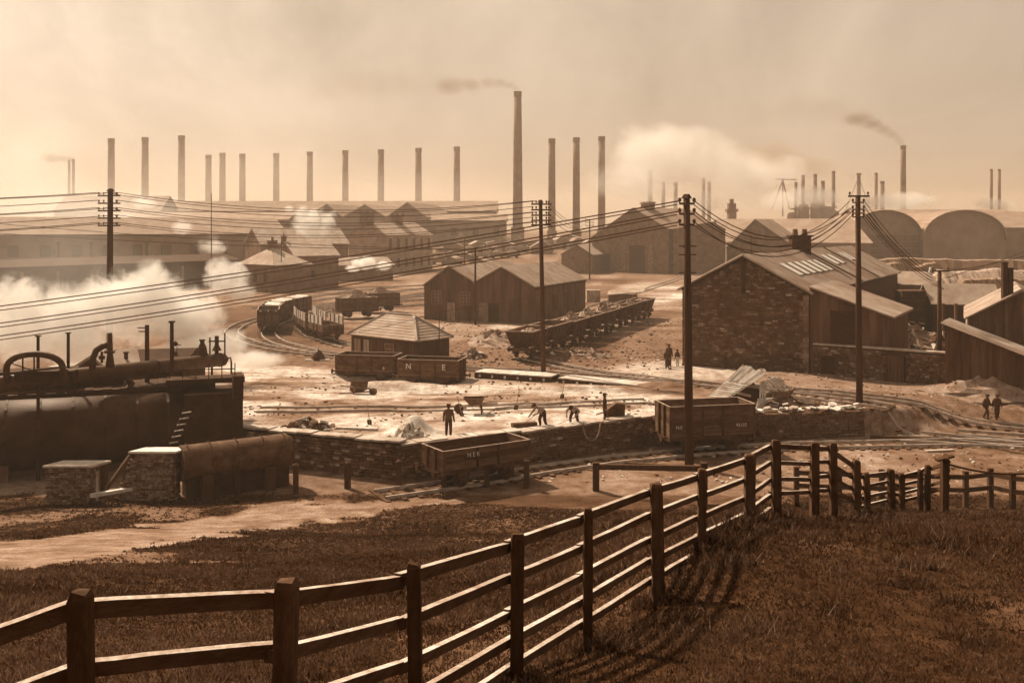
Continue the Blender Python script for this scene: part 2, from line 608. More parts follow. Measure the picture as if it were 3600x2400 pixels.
def figure(label, foot, rz, H=1.72, pose='stand', top=None, legs=None, cap=True, tool=None, scale_x=1.0):
    """one continuous body grown over a posed skeleton; cap, boots' soles and tools are separate"""
    top = top or m_coat
    legs = legs or m_trou
    k = H / 1.72
    J = {}
    if pose == 'stand':
        J.update(pel=(0, 0, .93), wai=(0, 0, 1.10), che=(0, .02, 1.32), nek=(0, .02, 1.48), hd0=(0, .0, 1.56), hd1=(0, -.01, 1.70),
                 lh=(-.10, 0, .90), lk=(-.11, -.03, .50), la=(-.11, .02, .09), lt=(-.12, -.14, .04), rh=(.10, 0, .90), rk=(.11, -.01, .50), ra=(.12, .03, .09), rt=(.13, -.13, .04),
                 ls=(-.19, .01, 1.42), le=(-.26, .03, 1.14), lw=(-.29, -.05, .90), lg=(-.30, -.09, .80), rs=(.19, .01, 1.42), re=(.26, .03, 1.14), rw=(.28, -.04, .90), rg=(.29, -.08, .80))
    elif pose == 'walk':
        J.update(pel=(0, 0, .92), wai=(0, 0, 1.09), che=(0, -.02, 1.31), nek=(0, -.04, 1.47), hd0=(0, -.06, 1.55), hd1=(0, -.08, 1.69),
                 lh=(-.09, 0, .89), lk=(-.10, -.17, .52), la=(-.10, -.16, .10), lt=(-.11, -.31, .06), rh=(.09, 0, .89), rk=(.10, .06, .50), ra=(.10, .27, .16), rt=(.10, .17, .05),
                 ls=(-.18, .0, 1.41), le=(-.24, .10, 1.15), lw=(-.25, .08, .92), lg=(-.25, .05, .83), rs=(.18, -.02, 1.41), re=(.23, -.08, 1.15), rw=(.22, -.24, .98), rg=(.21, -.30, .92))
    elif pose == 'dig':   # bent forward over a shovel, legs apart
        J.update(pel=(0, .05, .86), wai=(0, -.06, 1.0), che=(-.02, -.26, 1.14), nek=(-.02, -.40, 1.22), hd0=(-.02, -.47, 1.24), hd1=(-.03, -.57, 1.30),
                 lh=(-.12, .05, .84), lk=(-.22, -.08, .46), la=(-.26, .02, .09), lt=(-.29, -.13, .04), rh=(.12, .05, .84), rk=(.23, -.02, .45), ra=(.28, .12, .09), rt=(.31, -.03, .04),
                 ls=(-.2, -.33, 1.16), le=(-.30, -.46, .92), lw=(-.34, -.62, .70), lg=(-.35, -.68, .63), rs=(.17, -.33, 1.17), re=(.24, -.40, .90), rw=(.05, -.55, .80), rg=(-.02, -.58, .76))
    elif pose == 'bend':  # stooping low, elbow out
        J.update(pel=(0, .1, .80), wai=(.0, -.02, .93), che=(.02, -.24, 1.02), nek=(.03, -.38, 1.06), hd0=(.03, -.45, 1.06), hd1=(.04, -.56, 1.10),
                 lh=(-.12, .1, .78), lk=(-.20, -.08, .42), la=(-.24, .06, .09), lt=(-.26, -.09, .04), rh=(.12, .1, .78), rk=(.2, -.04, .42), ra=(.24, .12, .09), rt=(.26, -.03, .04),
                 ls=(-.19, -.3, 1.03), le=(-.32, -.42, .80), lw=(-.22, -.6, .62), lg=(-.18, -.66, .56), rs=(.21, -.28, 1.04), re=(.44, -.22, .86), rw=(.32, -.42, .66), rg=(.26, -.48, .60))
    elif pose == 'sit':
        J.update(pel=(0, .1, .42), wai=(0, .1, .58), che=(0, .06, .80), nek=(0, .03, .95), hd0=(0, .0, 1.03), hd1=(0, -.02, 1.17),
                 lh=(-.1, .05, .42), lk=(-.14, -.36, .46), la=(-.14, -.38, .09), lt=(-.15, -.53, .04), rh=(.1, .05, .42), rk=(.14, -.36, .46), ra=(.14, -.36, .09), rt=(.15, -.51, .04),
                 ls=(-.18, .05, .90), le=(-.25, .0, .65), lw=(-.15, -.24, .58), lg=(-.11, -.31, .56), rs=(.18, .05, .90), re=(.25, .0, .65), rw=(.15, -.24, .58), rg=(.11, -.31, .56))
    RAD = dict(pel=(.20, .145), wai=(.19, .135), che=(.215, .15), nek=(.06, .06), hd0=(.085, .095), hd1=(.095, .105), lh=(.135, .13), lk=(.095, .095), la=(.075, .075), lt=(.045, .035), ls=(.095, .095), le=(.075, .075), lw=(.05, .05), lg=(.038, .022))
    for a_ in ('lh', 'lk', 'la', 'lt', 'ls', 'le', 'lw', 'lg'):
        RAD['r' + a_[1:]] = RAD[a_]
    E = [('pel', 'wai', 'T'), ('wai', 'che', 'T'), ('che', 'nek', 'T'), ('nek', 'hd0', 'S'), ('hd0', 'hd1', 'S'),
         ('pel', 'lh', 'L'), ('lh', 'lk', 'L'), ('lk', 'la', 'L'), ('la', 'lt', 'B'), ('pel', 'rh', 'L'), ('rh', 'rk', 'L'), ('rk', 'ra', 'L'), ('ra', 'rt', 'B'),
         ('che', 'ls', 'A'), ('ls', 'le', 'A'), ('le', 'lw', 'A'), ('lw', 'lg', 'S'), ('che', 'rs', 'A'), ('rs', 're', 'A'), ('re', 'rw', 'A'), ('rw', 'rg', 'S')]
    names = list(J)
    pts = {n_: Vector(J[n_]) for n_ in names}
    # fingers: four and a thumb at each hand
    for sd in 'lr':
        g, w_ = pts[sd + 'g'], pts[sd + 'w']
        d = (g - w_).normalized()
        sid = d.cross(Vector((0, 1, 0))).normalized()
        if sid.length < .5:
            sid = Vector((1, 0, 0))
        for f, (o_, ln) in enumerate(((-.03, .065), (-.01, .08), (.011, .075), (.031, .058))):
            n1, n2 = sd + 'f%da' % f, sd + 'f%db' % f
            pts[n1] = g + sid * o_ + d * ln * .55
            pts[n2] = g + sid * o_ * 1.05 + d * ln * .9 + Vector((0, -.022, -.005))
            RAD[n1] = (.0105, .0105)
            RAD[n2] = (.008, .008)
            E.append((sd + 'g', n1, 'S'))
            E.append((n1, n2, 'S'))
            names += [n1, n2]
        n1 = sd + 'th'
        pts[n1] = w_.lerp(g, .55) + sid * (-.062) + d * .03 + Vector((0, -.02, 0))
        RAD[n1] = (.011, .011)
        mid_ = sd + 'tm'
        pts[mid_] = w_.lerp(g, .5)
        E.append((sd + 'w', n1, 'S'))
        names.append(n1)
        del pts[mid_]
    me = bpy.data.meshes.new('body')
    idx = {n_: i for i, n_ in enumerate(names)}
    me.from_pydata([tuple(pts[n_] * k) for n_ in names], [(idx[a], idx[b]) for a, b, _ in E], [])
    ob = bpy.data.objects.new('body_tmp', me)
    COL.objects.link(ob)
    sm = ob.modifiers.new('skin', 'SKIN')
    sm.use_smooth_shade = True
    for i, n_ in enumerate(names):
        sv = me.skin_vertices[0].data[i]
        sv.radius = (RAD[n_][0] * k, RAD[n_][1] * k)
        sv.use_root = (n_ == 'pel')
    sub = ob.modifiers.new('sub', 'SUBSURF')
    sub.levels = 1
    sub.render_levels = 1
    dg = bpy.context.evaluated_depsgraph_get()
    dg.update()
    body = bpy.data.meshes.new_from_object(ob.evaluated_get(dg))
    bpy.data.objects.remove(ob)
    body.name = 'body'
    body.materials.clear()
    mats = {'T': top, 'A': top, 'L': legs, 'B': m_boot, 'S': m_skin}
    order = ['T', 'L', 'B', 'S']
    for o_ in order:
        body.materials.append(mats[o_])
    segl = [(pts[a] * k, pts[b] * k, {'A': 'T'}.get(t_, t_), max(RAD[a][0], RAD[b][0]) * k) for a, b, t_ in E]
    for p in body.polygons:
        c = p.center
        best, bt = 1e9, 'T'
        for a, b, t_, rr_ in segl:
            ab = b - a
            f = max(0, min(1, (c - a).dot(ab) / max(ab.length_squared, 1e-9)))
            dd_ = (c - (a + ab * f)).length - rr_ * .8
            if dd_ < best:
                best, bt = dd_, t_
        p.material_index = order.index(bt)
        p.use_smooth = True
    t = local_thing('person', label, 'person', foot, rz)
    o = link_mesh('body', body, None, t)
    hd0, hd1, nek = pts['hd0'] * k, pts['hd1'] * k, pts['nek'] * k
    up = (hd1 - hd0).normalized()
    fw = Vector((0, -1, 0)) - up * Vector((0, -1, 0)).dot(up)
    fw = fw.normalized() if fw.length > .1 else Vector((0, 0, -1))
    sd = up.cross(fw)
    hc = (hd0 + hd1) / 2
    MB().tube([hc + fw * .085 * k + up * .03 * k, hc + fw * .115 * k - up * .005 * k, hc + fw * .088 * k - up * .02 * k], [.006, .016, .01], 6).build('nose', m_skin, t)
    for s_ in (-1, 1):
        MB().tube([hc + sd * s_ * .088 * k - up * .02 * k, hc + sd * s_ * .098 * k + up * .02 * k], [.014, .02], 6).build('ear', m_skin, t)
        MB().tube([hc + fw * .08 * k + sd * s_ * .032 * k + up * .028 * k, hc + fw * .094 * k + sd * s_ * .032 * k + up * .028 * k], [.012, .009], 6).build('eye', m_hair, t)
    MB().par(hc + fw * .083 * k - sd * .025 * k - up * .05 * k, sd * .05 * k, fw * .012 * k, up * .008 * k).build('mouth', m_hair, t)
    MB().tube([hc - fw * .03 * k - up * .03 * k, hc - fw * .035 * k + up * .04 * k, hc - fw * .02 * k + up * .1 * k, hc + up * .125 * k], [.095 * k, .105 * k, .09 * k, .03 * k], 12).build('hair', m_hair, t, smooth=True)
    if cap:
        MB().tube([hc + up * .065 * k, hc + up * .10 * k, hc + up * .14 * k, hc + up * .155 * k], [.105 * k, .135 * k, .125 * k, .03 * k], 14).par(hc + up * .07 * k + fw * .09 * k - sd * .07 * k, sd * .14 * k, fw * .085 * k - up * .015 * k, up * .012 * k).build('flat_cap', m_cap, t, smooth=False)
    if tool == 'shovel':
        g1, g2 = pts['lg'] * k, pts['rg'] * k
        d = (g1 - g2).normalized()
        a = g2 - d * .25
        b = Vector((g1.x + d.x * .55, g1.y + d.y * .55, .12))
        sh = local_thing('shovel', 'long-handled shovel held by ' + label, 'shovel', foot, rz)
        MB().tube([a, b], .018, 6).build('shaft', m_timber_pale, sh)
        n_ = (b - a).normalized()
        s2 = n_.cross(Vector((0, 0, 1))).normalized()
        MB().par(b - s2 * .13, s2 * .26, n_ * .3 + Vector((0, 0, -.04)), Vector((0, 0, .012))).build('blade', m_iron, sh)
        MB().tube([a - s2 * .06, a + s2 * .06], .016, 6).build('grip', m_timber_pale, sh)
    return t

def foot_at(px, py):
    p = on_ground(px, py, 0.3)
    return p

f1 = foot_at(1577, 1558)
figure('man in dark shirt and cap standing with arms hanging, above the low plank wagon', f1, R(175), 1.74, 'stand', top=M('brown_shirt', 0.055, var=.2, scale=8))
figure('stooping man in pale shirt digging with legs apart, near the wall', foot_at(1908, 1503), R(-60), 1.78, 'dig', top=m_shirt, tool='shovel')
figure('bent man in pale shirt and braces, right of the digging man', foot_at(2018, 1492), R(-25), 1.72, 'bend', top=m_shirt, tool='shovel')
figure('man in dark jacket and cap standing behind the box barrow', foot_at(2126, 1490), R(80), 1.70, 'stand')
figure('stooping man in white shirt by the hopper wagons, nearer of two', foot_at(2108, 1192), R(-70), 1.72, 'bend', top=m_apron)
figure('stooping man in white sleeves by the hopper wagons, farther of two', foot_at(2146, 1172), R(-110), 1.72, 'dig', top=m_apron)
figure('tall man in dark suit and cap standing at the corner of the stone workshop', foot_at(2352, 1289), R(20), 1.9, 'stand')
figure('man in dark coat half hidden beside the tall man by the stone workshop', foot_at(2346, 1296), R(-10), 1.7, 'walk')
figure('boy in cap and pale shorts beside the tall man at the workshop corner', foot_at(2381, 1287), R(30), 1.42, 'stand', legs=m_apron)
figure('left of two men in dark suits walking on the road at the right', foot_at(3468, 1474), R(35), 1.66, 'walk')
figure('right of two walking men on the road at the right, carrying a pale can', foot_at(3505, 1476), R(-10), 1.7, 'walk')
cn = foot_at(3488, 1476)
cn = Vector((cn.x, cn.y, cn.z + .8))
can = world_thing('tea_can', 'small pale can in the hand of the right walking man', 'can', cn)
MB().tube([cn - Vector((0, 0, .12)), cn + Vector((0, 0, .06))], .075, 10).build('body', m_paint, can)
MB().tube([cn + Vector((-.07, 0, .06)), cn + Vector((0, 0, .18)), cn + Vector((.07, 0, .06))], .008, 5).build('handle', m_iron, can)
sp = P(3206, 1218, 84)
figure('person in white apron sitting among the scrap behind the yard wall', (sp.x, sp.y, hz1(sp.x, sp.y) + .9), R(20), 1.65, 'sit', top=m_coat, legs=m_apron)
def V2(p):
    return Vector((p[0], p[1], 0.0))

# rough-hewn block: chamfered front, its face to local -y
def stone_meshes(n, mat, prefix):
    out = []
    for k in range(n):
        r = random.Random(100 + k)
        j = lambda a: r.uniform(-a, a)
        vs = []
        for (sx_, sz_) in ((-.5, -.5), (.5, -.5), (.5, .5), (-.5, .5)):
            vs.append((sx_, 0.5, sz_))
        for (sx_, sz_) in ((-.5, -.5), (.5, -.5), (.5, .5), (-.5, .5)):
            vs.append((sx_ * (1 + j(.03)), -0.25 + j(.1), sz_ * (1 + j(.06))))
        for (sx_, sz_) in ((-.5, -.5), (.5, -.5), (.5, .5), (-.5, .5)):
            vs.append((sx_ * (.84 + j(.06)), -0.5 + j(.14), sz_ * (.74 + j(.1))))
        fs = []
        for a in (0, 4):
            for i in range(4):
                i2 = (i + 1) % 4
                fs.append((a + i, a + i2, a + 4 + i2, a + 4 + i))
        fs.append((8, 9, 10, 11))
        me = bpy.data.meshes.new(prefix)
        me.from_pydata(vs, [], fs)
        me.materials.append(mat)
        me.update()
        out.append(me)
    return out

ST_DARK = stone_meshes(7, m_stone, 'stone')
ST_MID = stone_meshes(5, m_stone2, 'stone')
ST_PALE = stone_meshes(3, m_stone3, 'stone')
BRICKS = stone_meshes(4, M('kiln_brick', 0.10, var=0.3, scale=3, rnd=0.5), 'brick')

def masonry(parent, O, U, width, zlo, zhi, course=0.3, wr=(0.4, 1.0), depth=0.16, openings=(), name='stone',
            limit=300, pale=0.02, mid=0.22, sets=None, jit=0.15, seed=1):
    """lay courses of separate stones over a face; O base point at u=0, U unit direction left to right seen from outside"""
    r = random.Random(seed)
    U = Vector(U).normalized()
    N = Vector((U.y, -U.x, 0))
    items = []
    zb = min(zlo(u * width / 20) for u in range(21))
    zt = max(zhi(u * width / 20) for u in range(21))
    z = zb
    while z < zt - 0.05:
        h = course * r.uniform(0.8, 1.25)
        u = r.uniform(-0.3, 0.0)
        while u < width:
            w = r.uniform(*wr)
            u0, u1 = max(u, 0.0), min(u + w, width)
            u += w
            if u1 - u0 < 0.1:
                continue
            uc = (u0 + u1) / 2
            lo = max(zlo(u0), zlo(u1))
            hi = min(zhi(u0), zhi(u1))
            if z + h > hi + 0.04 or z < lo - h * 0.6:
                continue
            if any(u1 > a and u0 < b and z + h > c and z < d for a, b, c, d in openings):
                continue
            items.append((u0, u1, z, z + h, r.random(), r.random()))
        z += h
    off = off_of(parent)
    rz = math.atan2(U.y, U.x)
    items.sort(key=lambda t: -((t[1] - t[0]) * (t[3] - t[2])))
    rest = {}
    for i, (u0, u1, z0, z1, q, q2) in enumerate(items):
        g = 0.018
        sc = (u1 - u0 - g, depth * (1 + jit * (q2 - 0.5)), z1 - z0 - g)
        c = Vector(O) + U * ((u0 + u1) / 2) + N * (depth * 0.18 + (q2 - 0.5) * 0.03)
        c = Vector((c.x, c.y, (z0 + z1) / 2))
        fam = ST_PALE if q < pale else (ST_MID if q < pale + mid else ST_DARK)
        if sets:
            fam = sets
        me = fam[int(q2 * 997) % len(fam)]
        if i < limit:
            o = bpy.data.objects.new(name, me)
            COL.objects.link(o)
            o.parent = parent
            o.location = c - off
            o.rotation_euler = (0, 0, rz)
            o.scale = sc
        else:
            mb, _ = rest.setdefault(me.materials[0].name, (MB(), me.materials[0]))
            ca, sa = math.cos(rz), math.sin(rz)
            vs = []
            for v in me.vertices:
                x, y, zz = v.co.x * sc[0], v.co.y * sc[1], v.co.z * sc[2]
                vs.append((c.x + ca * x - sa * y, c.y + sa * x + ca * y, c.z + zz))
            mb.add(vs, [tuple(p.vertices) for p in me.polygons])
    for mb, mt in rest.values():
        o = mb.build('rubble_fill' if name == 'stone' else 'brickwork', mt, parent)
        o['kind'] = 'stuff'

def window(parent, c, U, w, h, cols=2, rows=3, frame=None, pane=None, bar=0.05):
    """frame with glazing bars, the pane a sub-part behind it"""
    U = Vector(U).normalized()
    N = Vector((U.y, -U.x, 0))
    c = Vector(c)
    Z = Vector((0, 0, 1))
    mb = MB()
    t = 0.08
    a = c - U * w / 2 - Z * h / 2 + N * 0.03
    for k in range(cols + 1):
        x = k * w / cols
        mb.par(a + U * (x - bar / 2) - N * t, U * bar, N * t * 1.2, Z * h)
    for k in range(rows + 1):
        z = k * h / rows
        mb.par(a + Z * (z - bar / 2) - N * t, U * w, N * t * 1.15, Z * bar)
    f = mb.build('window', frame or m_timber_pale, parent)
    pb = MB().par(c - U * w / 2 - Z * h / 2 - N * 0.05, U * w, N * 0.06, Z * h)
    pb.build('pane', pane or m_glass, f)
    return f

def panel(parent, name, c, U, w, h, mat, proud=0.05, thick=0.15):
    U = Vector(U).normalized()
    N = Vector((U.y, -U.x, 0))
    Z = Vector((0, 0, 1))
    return MB().par(Vector(c) - U * w / 2 - Z * h / 2 + N * (proud - thick), U * w, N * thick, Z * h).build(name, mat, parent)

def boarded(parent, name, c, U, w, h, mat, nb=5, proud=0.06):
    """a door of separate boards"""
    U = Vector(U).normalized()
    N = Vector((U.y, -U.x, 0))
    Z = Vector((0, 0, 1))
    first = panel(parent, name, c, U, w, h, m_dark, proud - 0.03)
    for k in range(nb):
        mb = MB().par(Vector(c) - U * w / 2 + U * (w * k / nb + 0.01) - Z * h / 2 + N * (proud - 0.03), U * (w / nb - 0.02), N * (0.03 + 0.008 * (k % 2)), Z * h)
        mb.build('plank', mat, first)
    return first

class Gable:
    """pitched-roof building: gable between A and B, running back along L"""
    def __init__(s, name, label, A, B, L, ze, za, wall, roof, z0=0.0, cat='building', ru=0.5, ze2=None, over=0.35,
                 thick=0.14, corr=None, wallcorr=None, group=None, sheets=0, parent=None):
        A, B, L = V2(A), V2(B), V2(L)
        s.A, s.B, s.L = A, B, L
        s.U = (B - A).normalized()
        s.N = Vector((s.U.y, -s.U.x, 0))
        s.w = (B - A).length
        ze2 = ze if ze2 is None else ze2
        s.z0, s.ze, s.ze2, s.za, s.ru = z0, ze, ze2, za, ru
        s.t = parent or world_thing(name, label, cat, (A + B + L) / 2 + Vector((0, 0, z0)), group)
        Z = lambda v, z: Vector((v.x, v.y, z))
        Rg = A + (B - A) * ru
        s.Rg = Rg
        pent = [Z(A, z0 - 0.6), Z(B, z0 - 0.6), Z(B, ze2), Z(Rg, za), Z(A, ze)]
        s.wall = MB().prism(pent, L).build('wall', wall, s.t)
        Ln = L.normalized()
        if wallcorr:
            k = max(1, int(s.w / 0.9))
            for i in range(k):
                u0, u1 = i / k, (i + 1) / k
                zt = min(s.top(u0), s.top(u1))
                p0 = A + (B - A) * u0
                mb = MB().corrugated(Z(p0, z0) + s.N * 0.02, (B - A) * (0.985 / k), Vector((0, 0, zt - z0)), 0.01, wallcorr, 0.035)
                mb.build('sheet', wall, s.t)
        s.roofs = []
        for side, (E, zz) in enumerate(((A, ze), (B, ze2))):
            rp, ep = Z(Rg, za), Z(E, zz)
            dn = (ep - rp)
            ep2 = ep + dn.normalized() * over
            o = rp - Ln * over + Vector((0, 0, thick * 0.6))
            u = L + Ln * over * 2
            v = ep2 - rp
            if u.cross(v).z < 0:
                o, u = o + u, -u
            nrm = u.cross(v).normalized()
            if corr:
                n = sheets or 1
                base = MB().par(o - nrm * 0.12, u, v, nrm * 0.1).build('roof_slope', roof, s.t)
                for i in range(n):
                    MB().corrugated(o + u * (i / n) + nrm * (0.01 + 0.02 * (i % 2)), u * (1.0 / n), v, 0.015, corr, 0.05).build('sheet', roof, base)
            else:
                base = MB().par(o - nrm * thick, u, v, nrm * thick).build('roof_slope', roof, s.t)
            s.roofs.append((base, o, u, v, nrm))

    def top(s, u):
        if u <= s.ru:
            return s.ze + (s.za - s.ze) * u / s.ru
        return s.za + (s.ze2 - s.za) * (u - s.ru) / (1 - s.ru)

    def at(s, u, z, out=0.0):
        p = s.A + (s.B - s.A) * u + s.N * out
        return Vector((p.x, p.y, z))

    def side(s, u, z, out=0.0):
        """point on the long wall that starts at B"""
        n = s.U
        p = s.B + s.L * u + n * out
        return Vector((p.x, p.y, z))

def stack_pots(parent, c, w, h, pots=2, mat=None, name='chimney'):
    c = Vector(c)
    ch = MB().box(c + Vector((0, 0, h / 2)), (w, w * 0.7, h)).box(c + Vector((0, 0, h + 0.06)), (w * 1.2, w * 0.9, 0.16)).build(name, mat or m_brick, parent)
    for k in range(pots):
        x = (k - (pots - 1) / 2) * w * 0.5
        MB().tube([c + Vector((x, 0, h + 0.1)), c + Vector((x, 0, h + 0.75))], [w * 0.16, w * 0.13], 8).build('chimney_pot', m_brick, ch)
    return ch

# ------------------------------------------------------------------ the stone workshop by the road
cu = Vector((0.866, -0.5, 0))
A0 = Vector((14.9, 87.0, 0))
SW = 10.9
B0 = A0 + cu * SW
dirL = Vector((0.5, 0.866, 0))
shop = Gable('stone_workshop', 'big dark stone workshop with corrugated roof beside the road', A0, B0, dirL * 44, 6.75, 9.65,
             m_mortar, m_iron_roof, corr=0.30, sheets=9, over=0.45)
masonry(shop.t, A0, cu, SW, lambda u: -0.4, lambda u: shop.top(min(max(u / SW, 0), 1)) - 0.12, course=0.175, wr=(0.25, 0.62), seed=3, pale=0.008, mid=0.16)
# quoins stepping up the right-hand corner, gable strap and barge boards
q = 0.0
k = 0
while q < 6.3:
    wq = 0.75 if k % 2 else 0.45
    MB().par(shop.at(1, q) - cu * wq + shop.N * 0.02, cu * wq, shop.N * 0.16, Vector((0, 0, 0.4))).build('quoin', m_stone2, shop.t)
    q += 0.43
    k += 1
MB().par(shop.at(0.5, 6.4, 0.0) - cu * 0.16, cu * 0.32, shop.N * 0.2, Vector((0, 0, 2.9))).build('gable_strap', m_dark, shop.t)
for (ua, ub) in ((0.0, 0.5), (1.0, 0.5)):
    MB().bar(shop.at(ua, shop.top(ua) - 0.05, 0.25), shop.at(ub, shop.top(ub) - 0.05, 0.25), 0.06, 0.26).build('barge_board', m_dark, shop.t)
# roof lights on the slope that faces right
base, ro, ru_, rv, rn = shop.roofs[1]
flip = (ru_.dot(dirL) < 0)
def on_roof(a, b, h=0.08):
    aa = (1 - a) if flip else a
    return ro + ru_ * aa + rv * b + rn * h
for (a0, a1, b0, b1, n) in ((0.10, 0.42, 0.32, 0.62, 6), (0.50, 0.62, 0.22, 0.50, 2), (0.70, 0.78, 0.2, 0.45, 2)):
    for i in range(n):
        x0 = a0 + (a1 - a0) * i / n
        x1 = a0 + (a1 - a0) * (i + 0.62) / n
        p = [on_roof(x0, b0), on_roof(x1, b0), on_roof(x1, b1), on_roof(x0, b1)]
        lt = MB().prism(p, rn * 0.06).build('roof_light', m_paint, base)
        x2 = a0 + (a1 - a0) * (i + 0.95) / n
        p = [on_roof(x1, b0, 0.02), on_roof(x2, b0, 0.02), on_roof(x2, b1, 0.02), on_roof(x1, b1, 0.02)]
        MB().prism(p, rn * 0.09).build('glazing', m_dark, base)
for a in (0.46, 0.66):
    MB().bar(on_roof(a, 0.0, 0.1), on_roof(a, 1.0, 0.1), 0.25, 0.12).build('roof_strap', m_dark, base)
ridge_c = shop.A + (shop.B - shop.A) * 0.5 + dirL * 19
stack_pots(shop.t, (ridge_c.x, ridge_c.y, 9.2), 1.9, 1.9, 2, m_dark)

# lean-to against its right-hand wall
lt_w = 6.3
LA, LB = B0 + cu * 0.05, B0 + cu * lt_w
lean = world_thing('corrugated_lean_to', 'tall corrugated lean-to with bright sloping roof against the stone workshop', 'shed', (LA + LB) / 2)
LL = dirL * 9
Zv = lambda v, z: Vector((v.x, v.y, z))
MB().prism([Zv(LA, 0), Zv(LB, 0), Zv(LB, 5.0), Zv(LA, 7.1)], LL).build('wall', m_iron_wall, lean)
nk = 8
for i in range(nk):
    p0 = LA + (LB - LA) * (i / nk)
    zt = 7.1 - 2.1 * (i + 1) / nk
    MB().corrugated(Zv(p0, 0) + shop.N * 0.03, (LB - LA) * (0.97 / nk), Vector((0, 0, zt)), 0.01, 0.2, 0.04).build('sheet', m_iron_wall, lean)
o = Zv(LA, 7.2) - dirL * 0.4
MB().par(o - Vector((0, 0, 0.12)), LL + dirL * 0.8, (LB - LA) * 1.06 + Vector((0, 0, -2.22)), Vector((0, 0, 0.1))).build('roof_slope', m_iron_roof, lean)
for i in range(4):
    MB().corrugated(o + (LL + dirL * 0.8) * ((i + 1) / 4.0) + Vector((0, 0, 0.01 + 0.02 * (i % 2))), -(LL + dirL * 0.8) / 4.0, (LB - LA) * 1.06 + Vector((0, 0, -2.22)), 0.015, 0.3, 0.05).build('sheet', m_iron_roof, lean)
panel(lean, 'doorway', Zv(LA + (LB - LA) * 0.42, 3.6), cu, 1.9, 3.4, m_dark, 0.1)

# yard wall of stone below it, with a boarded door
RW_A, RW_dir = B0 + cu * 0.35, Vector((0.80, -0.6, 0)).normalized()
RWL = 10.6
ywall = world_thing('yard_wall', 'dark rubble stone yard wall with pale coping and a small boarded door', 'wall', RW_A + RW_dir * 5)
RN = Vector((RW_dir.y, -RW_dir.x, 0))
MB().par(Zv(RW_A, -0.6) - RN * 0.55, RW_dir * RWL, RN * 0.5, Vector((0, 0, 3.05))).build('wall', m_mortar, ywall)
masonry(ywall, RW_A, RW_dir, RWL, lambda u: -0.5, lambda u: 2.4, course=0.17, wr=(0.25, 0.6), pale=0.05, mid=0.2, seed=5,
        openings=((0.6, 1.7, -0.2, 1.55), (5.9, 7.2, -0.6, 2.15)))
nc = 9
for i in range(nc):
    MB().par(Zv(RW_A, 2.46) + RW_dir * (RWL * i / nc) - RN * 0.5, RW_dir * (RWL / nc - 0.02), RN * 0.66, Vector((0, 0, 0.13))).build('coping_stone', m_cope, ywall)
boarded(ywall, 'door', Zv(RW_A + RW_dir * 6.55, 0.72), RW_dir, 1.25, 2.7, m_timber, 5, 0.1)
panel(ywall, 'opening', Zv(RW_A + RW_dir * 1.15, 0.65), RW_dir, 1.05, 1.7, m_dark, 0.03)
RE = RW_A + RW_dir * RWL
MB().par(Zv(RE, -0.6) - RN * 0.5, dirL * 9, RW_dir * 0.5, Vector((0, 0, 3.05))).build('return_wall', m_stone, ywall)
for i in range(8):
    MB().par(Zv(RE, 2.46) - RN * 0.5 + dirL * (i * 1.1), dirL * 1.08, RW_dir * 0.55, Vector((0, 0, 0.13))).build('coping_stone', m_cope, ywall)

# ------------------------------------------------------------------ sheds at the right-hand edge
pR = lambda px, py, D: P(px, py, D)
ra = pR(3345, 1370, 66)
rb = pR(3780, 1370, 62)
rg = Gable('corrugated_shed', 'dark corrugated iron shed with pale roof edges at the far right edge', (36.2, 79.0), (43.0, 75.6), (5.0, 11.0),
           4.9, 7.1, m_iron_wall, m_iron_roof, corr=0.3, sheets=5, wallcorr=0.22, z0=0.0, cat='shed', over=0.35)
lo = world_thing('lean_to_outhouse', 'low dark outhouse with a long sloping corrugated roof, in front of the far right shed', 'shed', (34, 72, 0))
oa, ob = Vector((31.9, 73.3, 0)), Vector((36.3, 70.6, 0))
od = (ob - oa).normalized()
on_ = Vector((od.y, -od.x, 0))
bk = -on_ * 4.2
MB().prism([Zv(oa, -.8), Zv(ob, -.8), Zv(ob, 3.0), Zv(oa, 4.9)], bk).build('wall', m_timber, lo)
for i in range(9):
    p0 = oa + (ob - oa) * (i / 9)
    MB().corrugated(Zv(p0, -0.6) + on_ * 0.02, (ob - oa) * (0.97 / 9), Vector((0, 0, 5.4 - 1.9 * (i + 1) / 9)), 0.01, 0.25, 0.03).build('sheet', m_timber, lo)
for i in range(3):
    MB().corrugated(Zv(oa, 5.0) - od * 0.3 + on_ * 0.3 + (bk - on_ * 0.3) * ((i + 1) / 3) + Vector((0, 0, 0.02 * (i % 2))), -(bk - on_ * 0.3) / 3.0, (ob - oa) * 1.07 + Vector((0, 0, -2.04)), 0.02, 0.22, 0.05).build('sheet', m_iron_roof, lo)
for k, (px, z1) in enumerate(((3531, 925), (3551, 945))):
    D = 78.0
    b_ = Vector(((px - 1800) / F * D, D, 0))
    t_ = world_thing('flue_post', ['taller of two dark posts behind the far right shed', 'shorter of two dark posts behind the far right shed'][k], 'post', b_)
    MB().box((b_.x, b_.y, (P(px, z1, D).z) / 2), (0.36, 0.36, P(px, z1, D).z)).build('shaft', m_dark, t_)
    MB().box((b_.x, b_.y, P(px, z1, D).z + 0.04), (0.46, 0.46, 0.1)).build('cap', m_dark, t_)

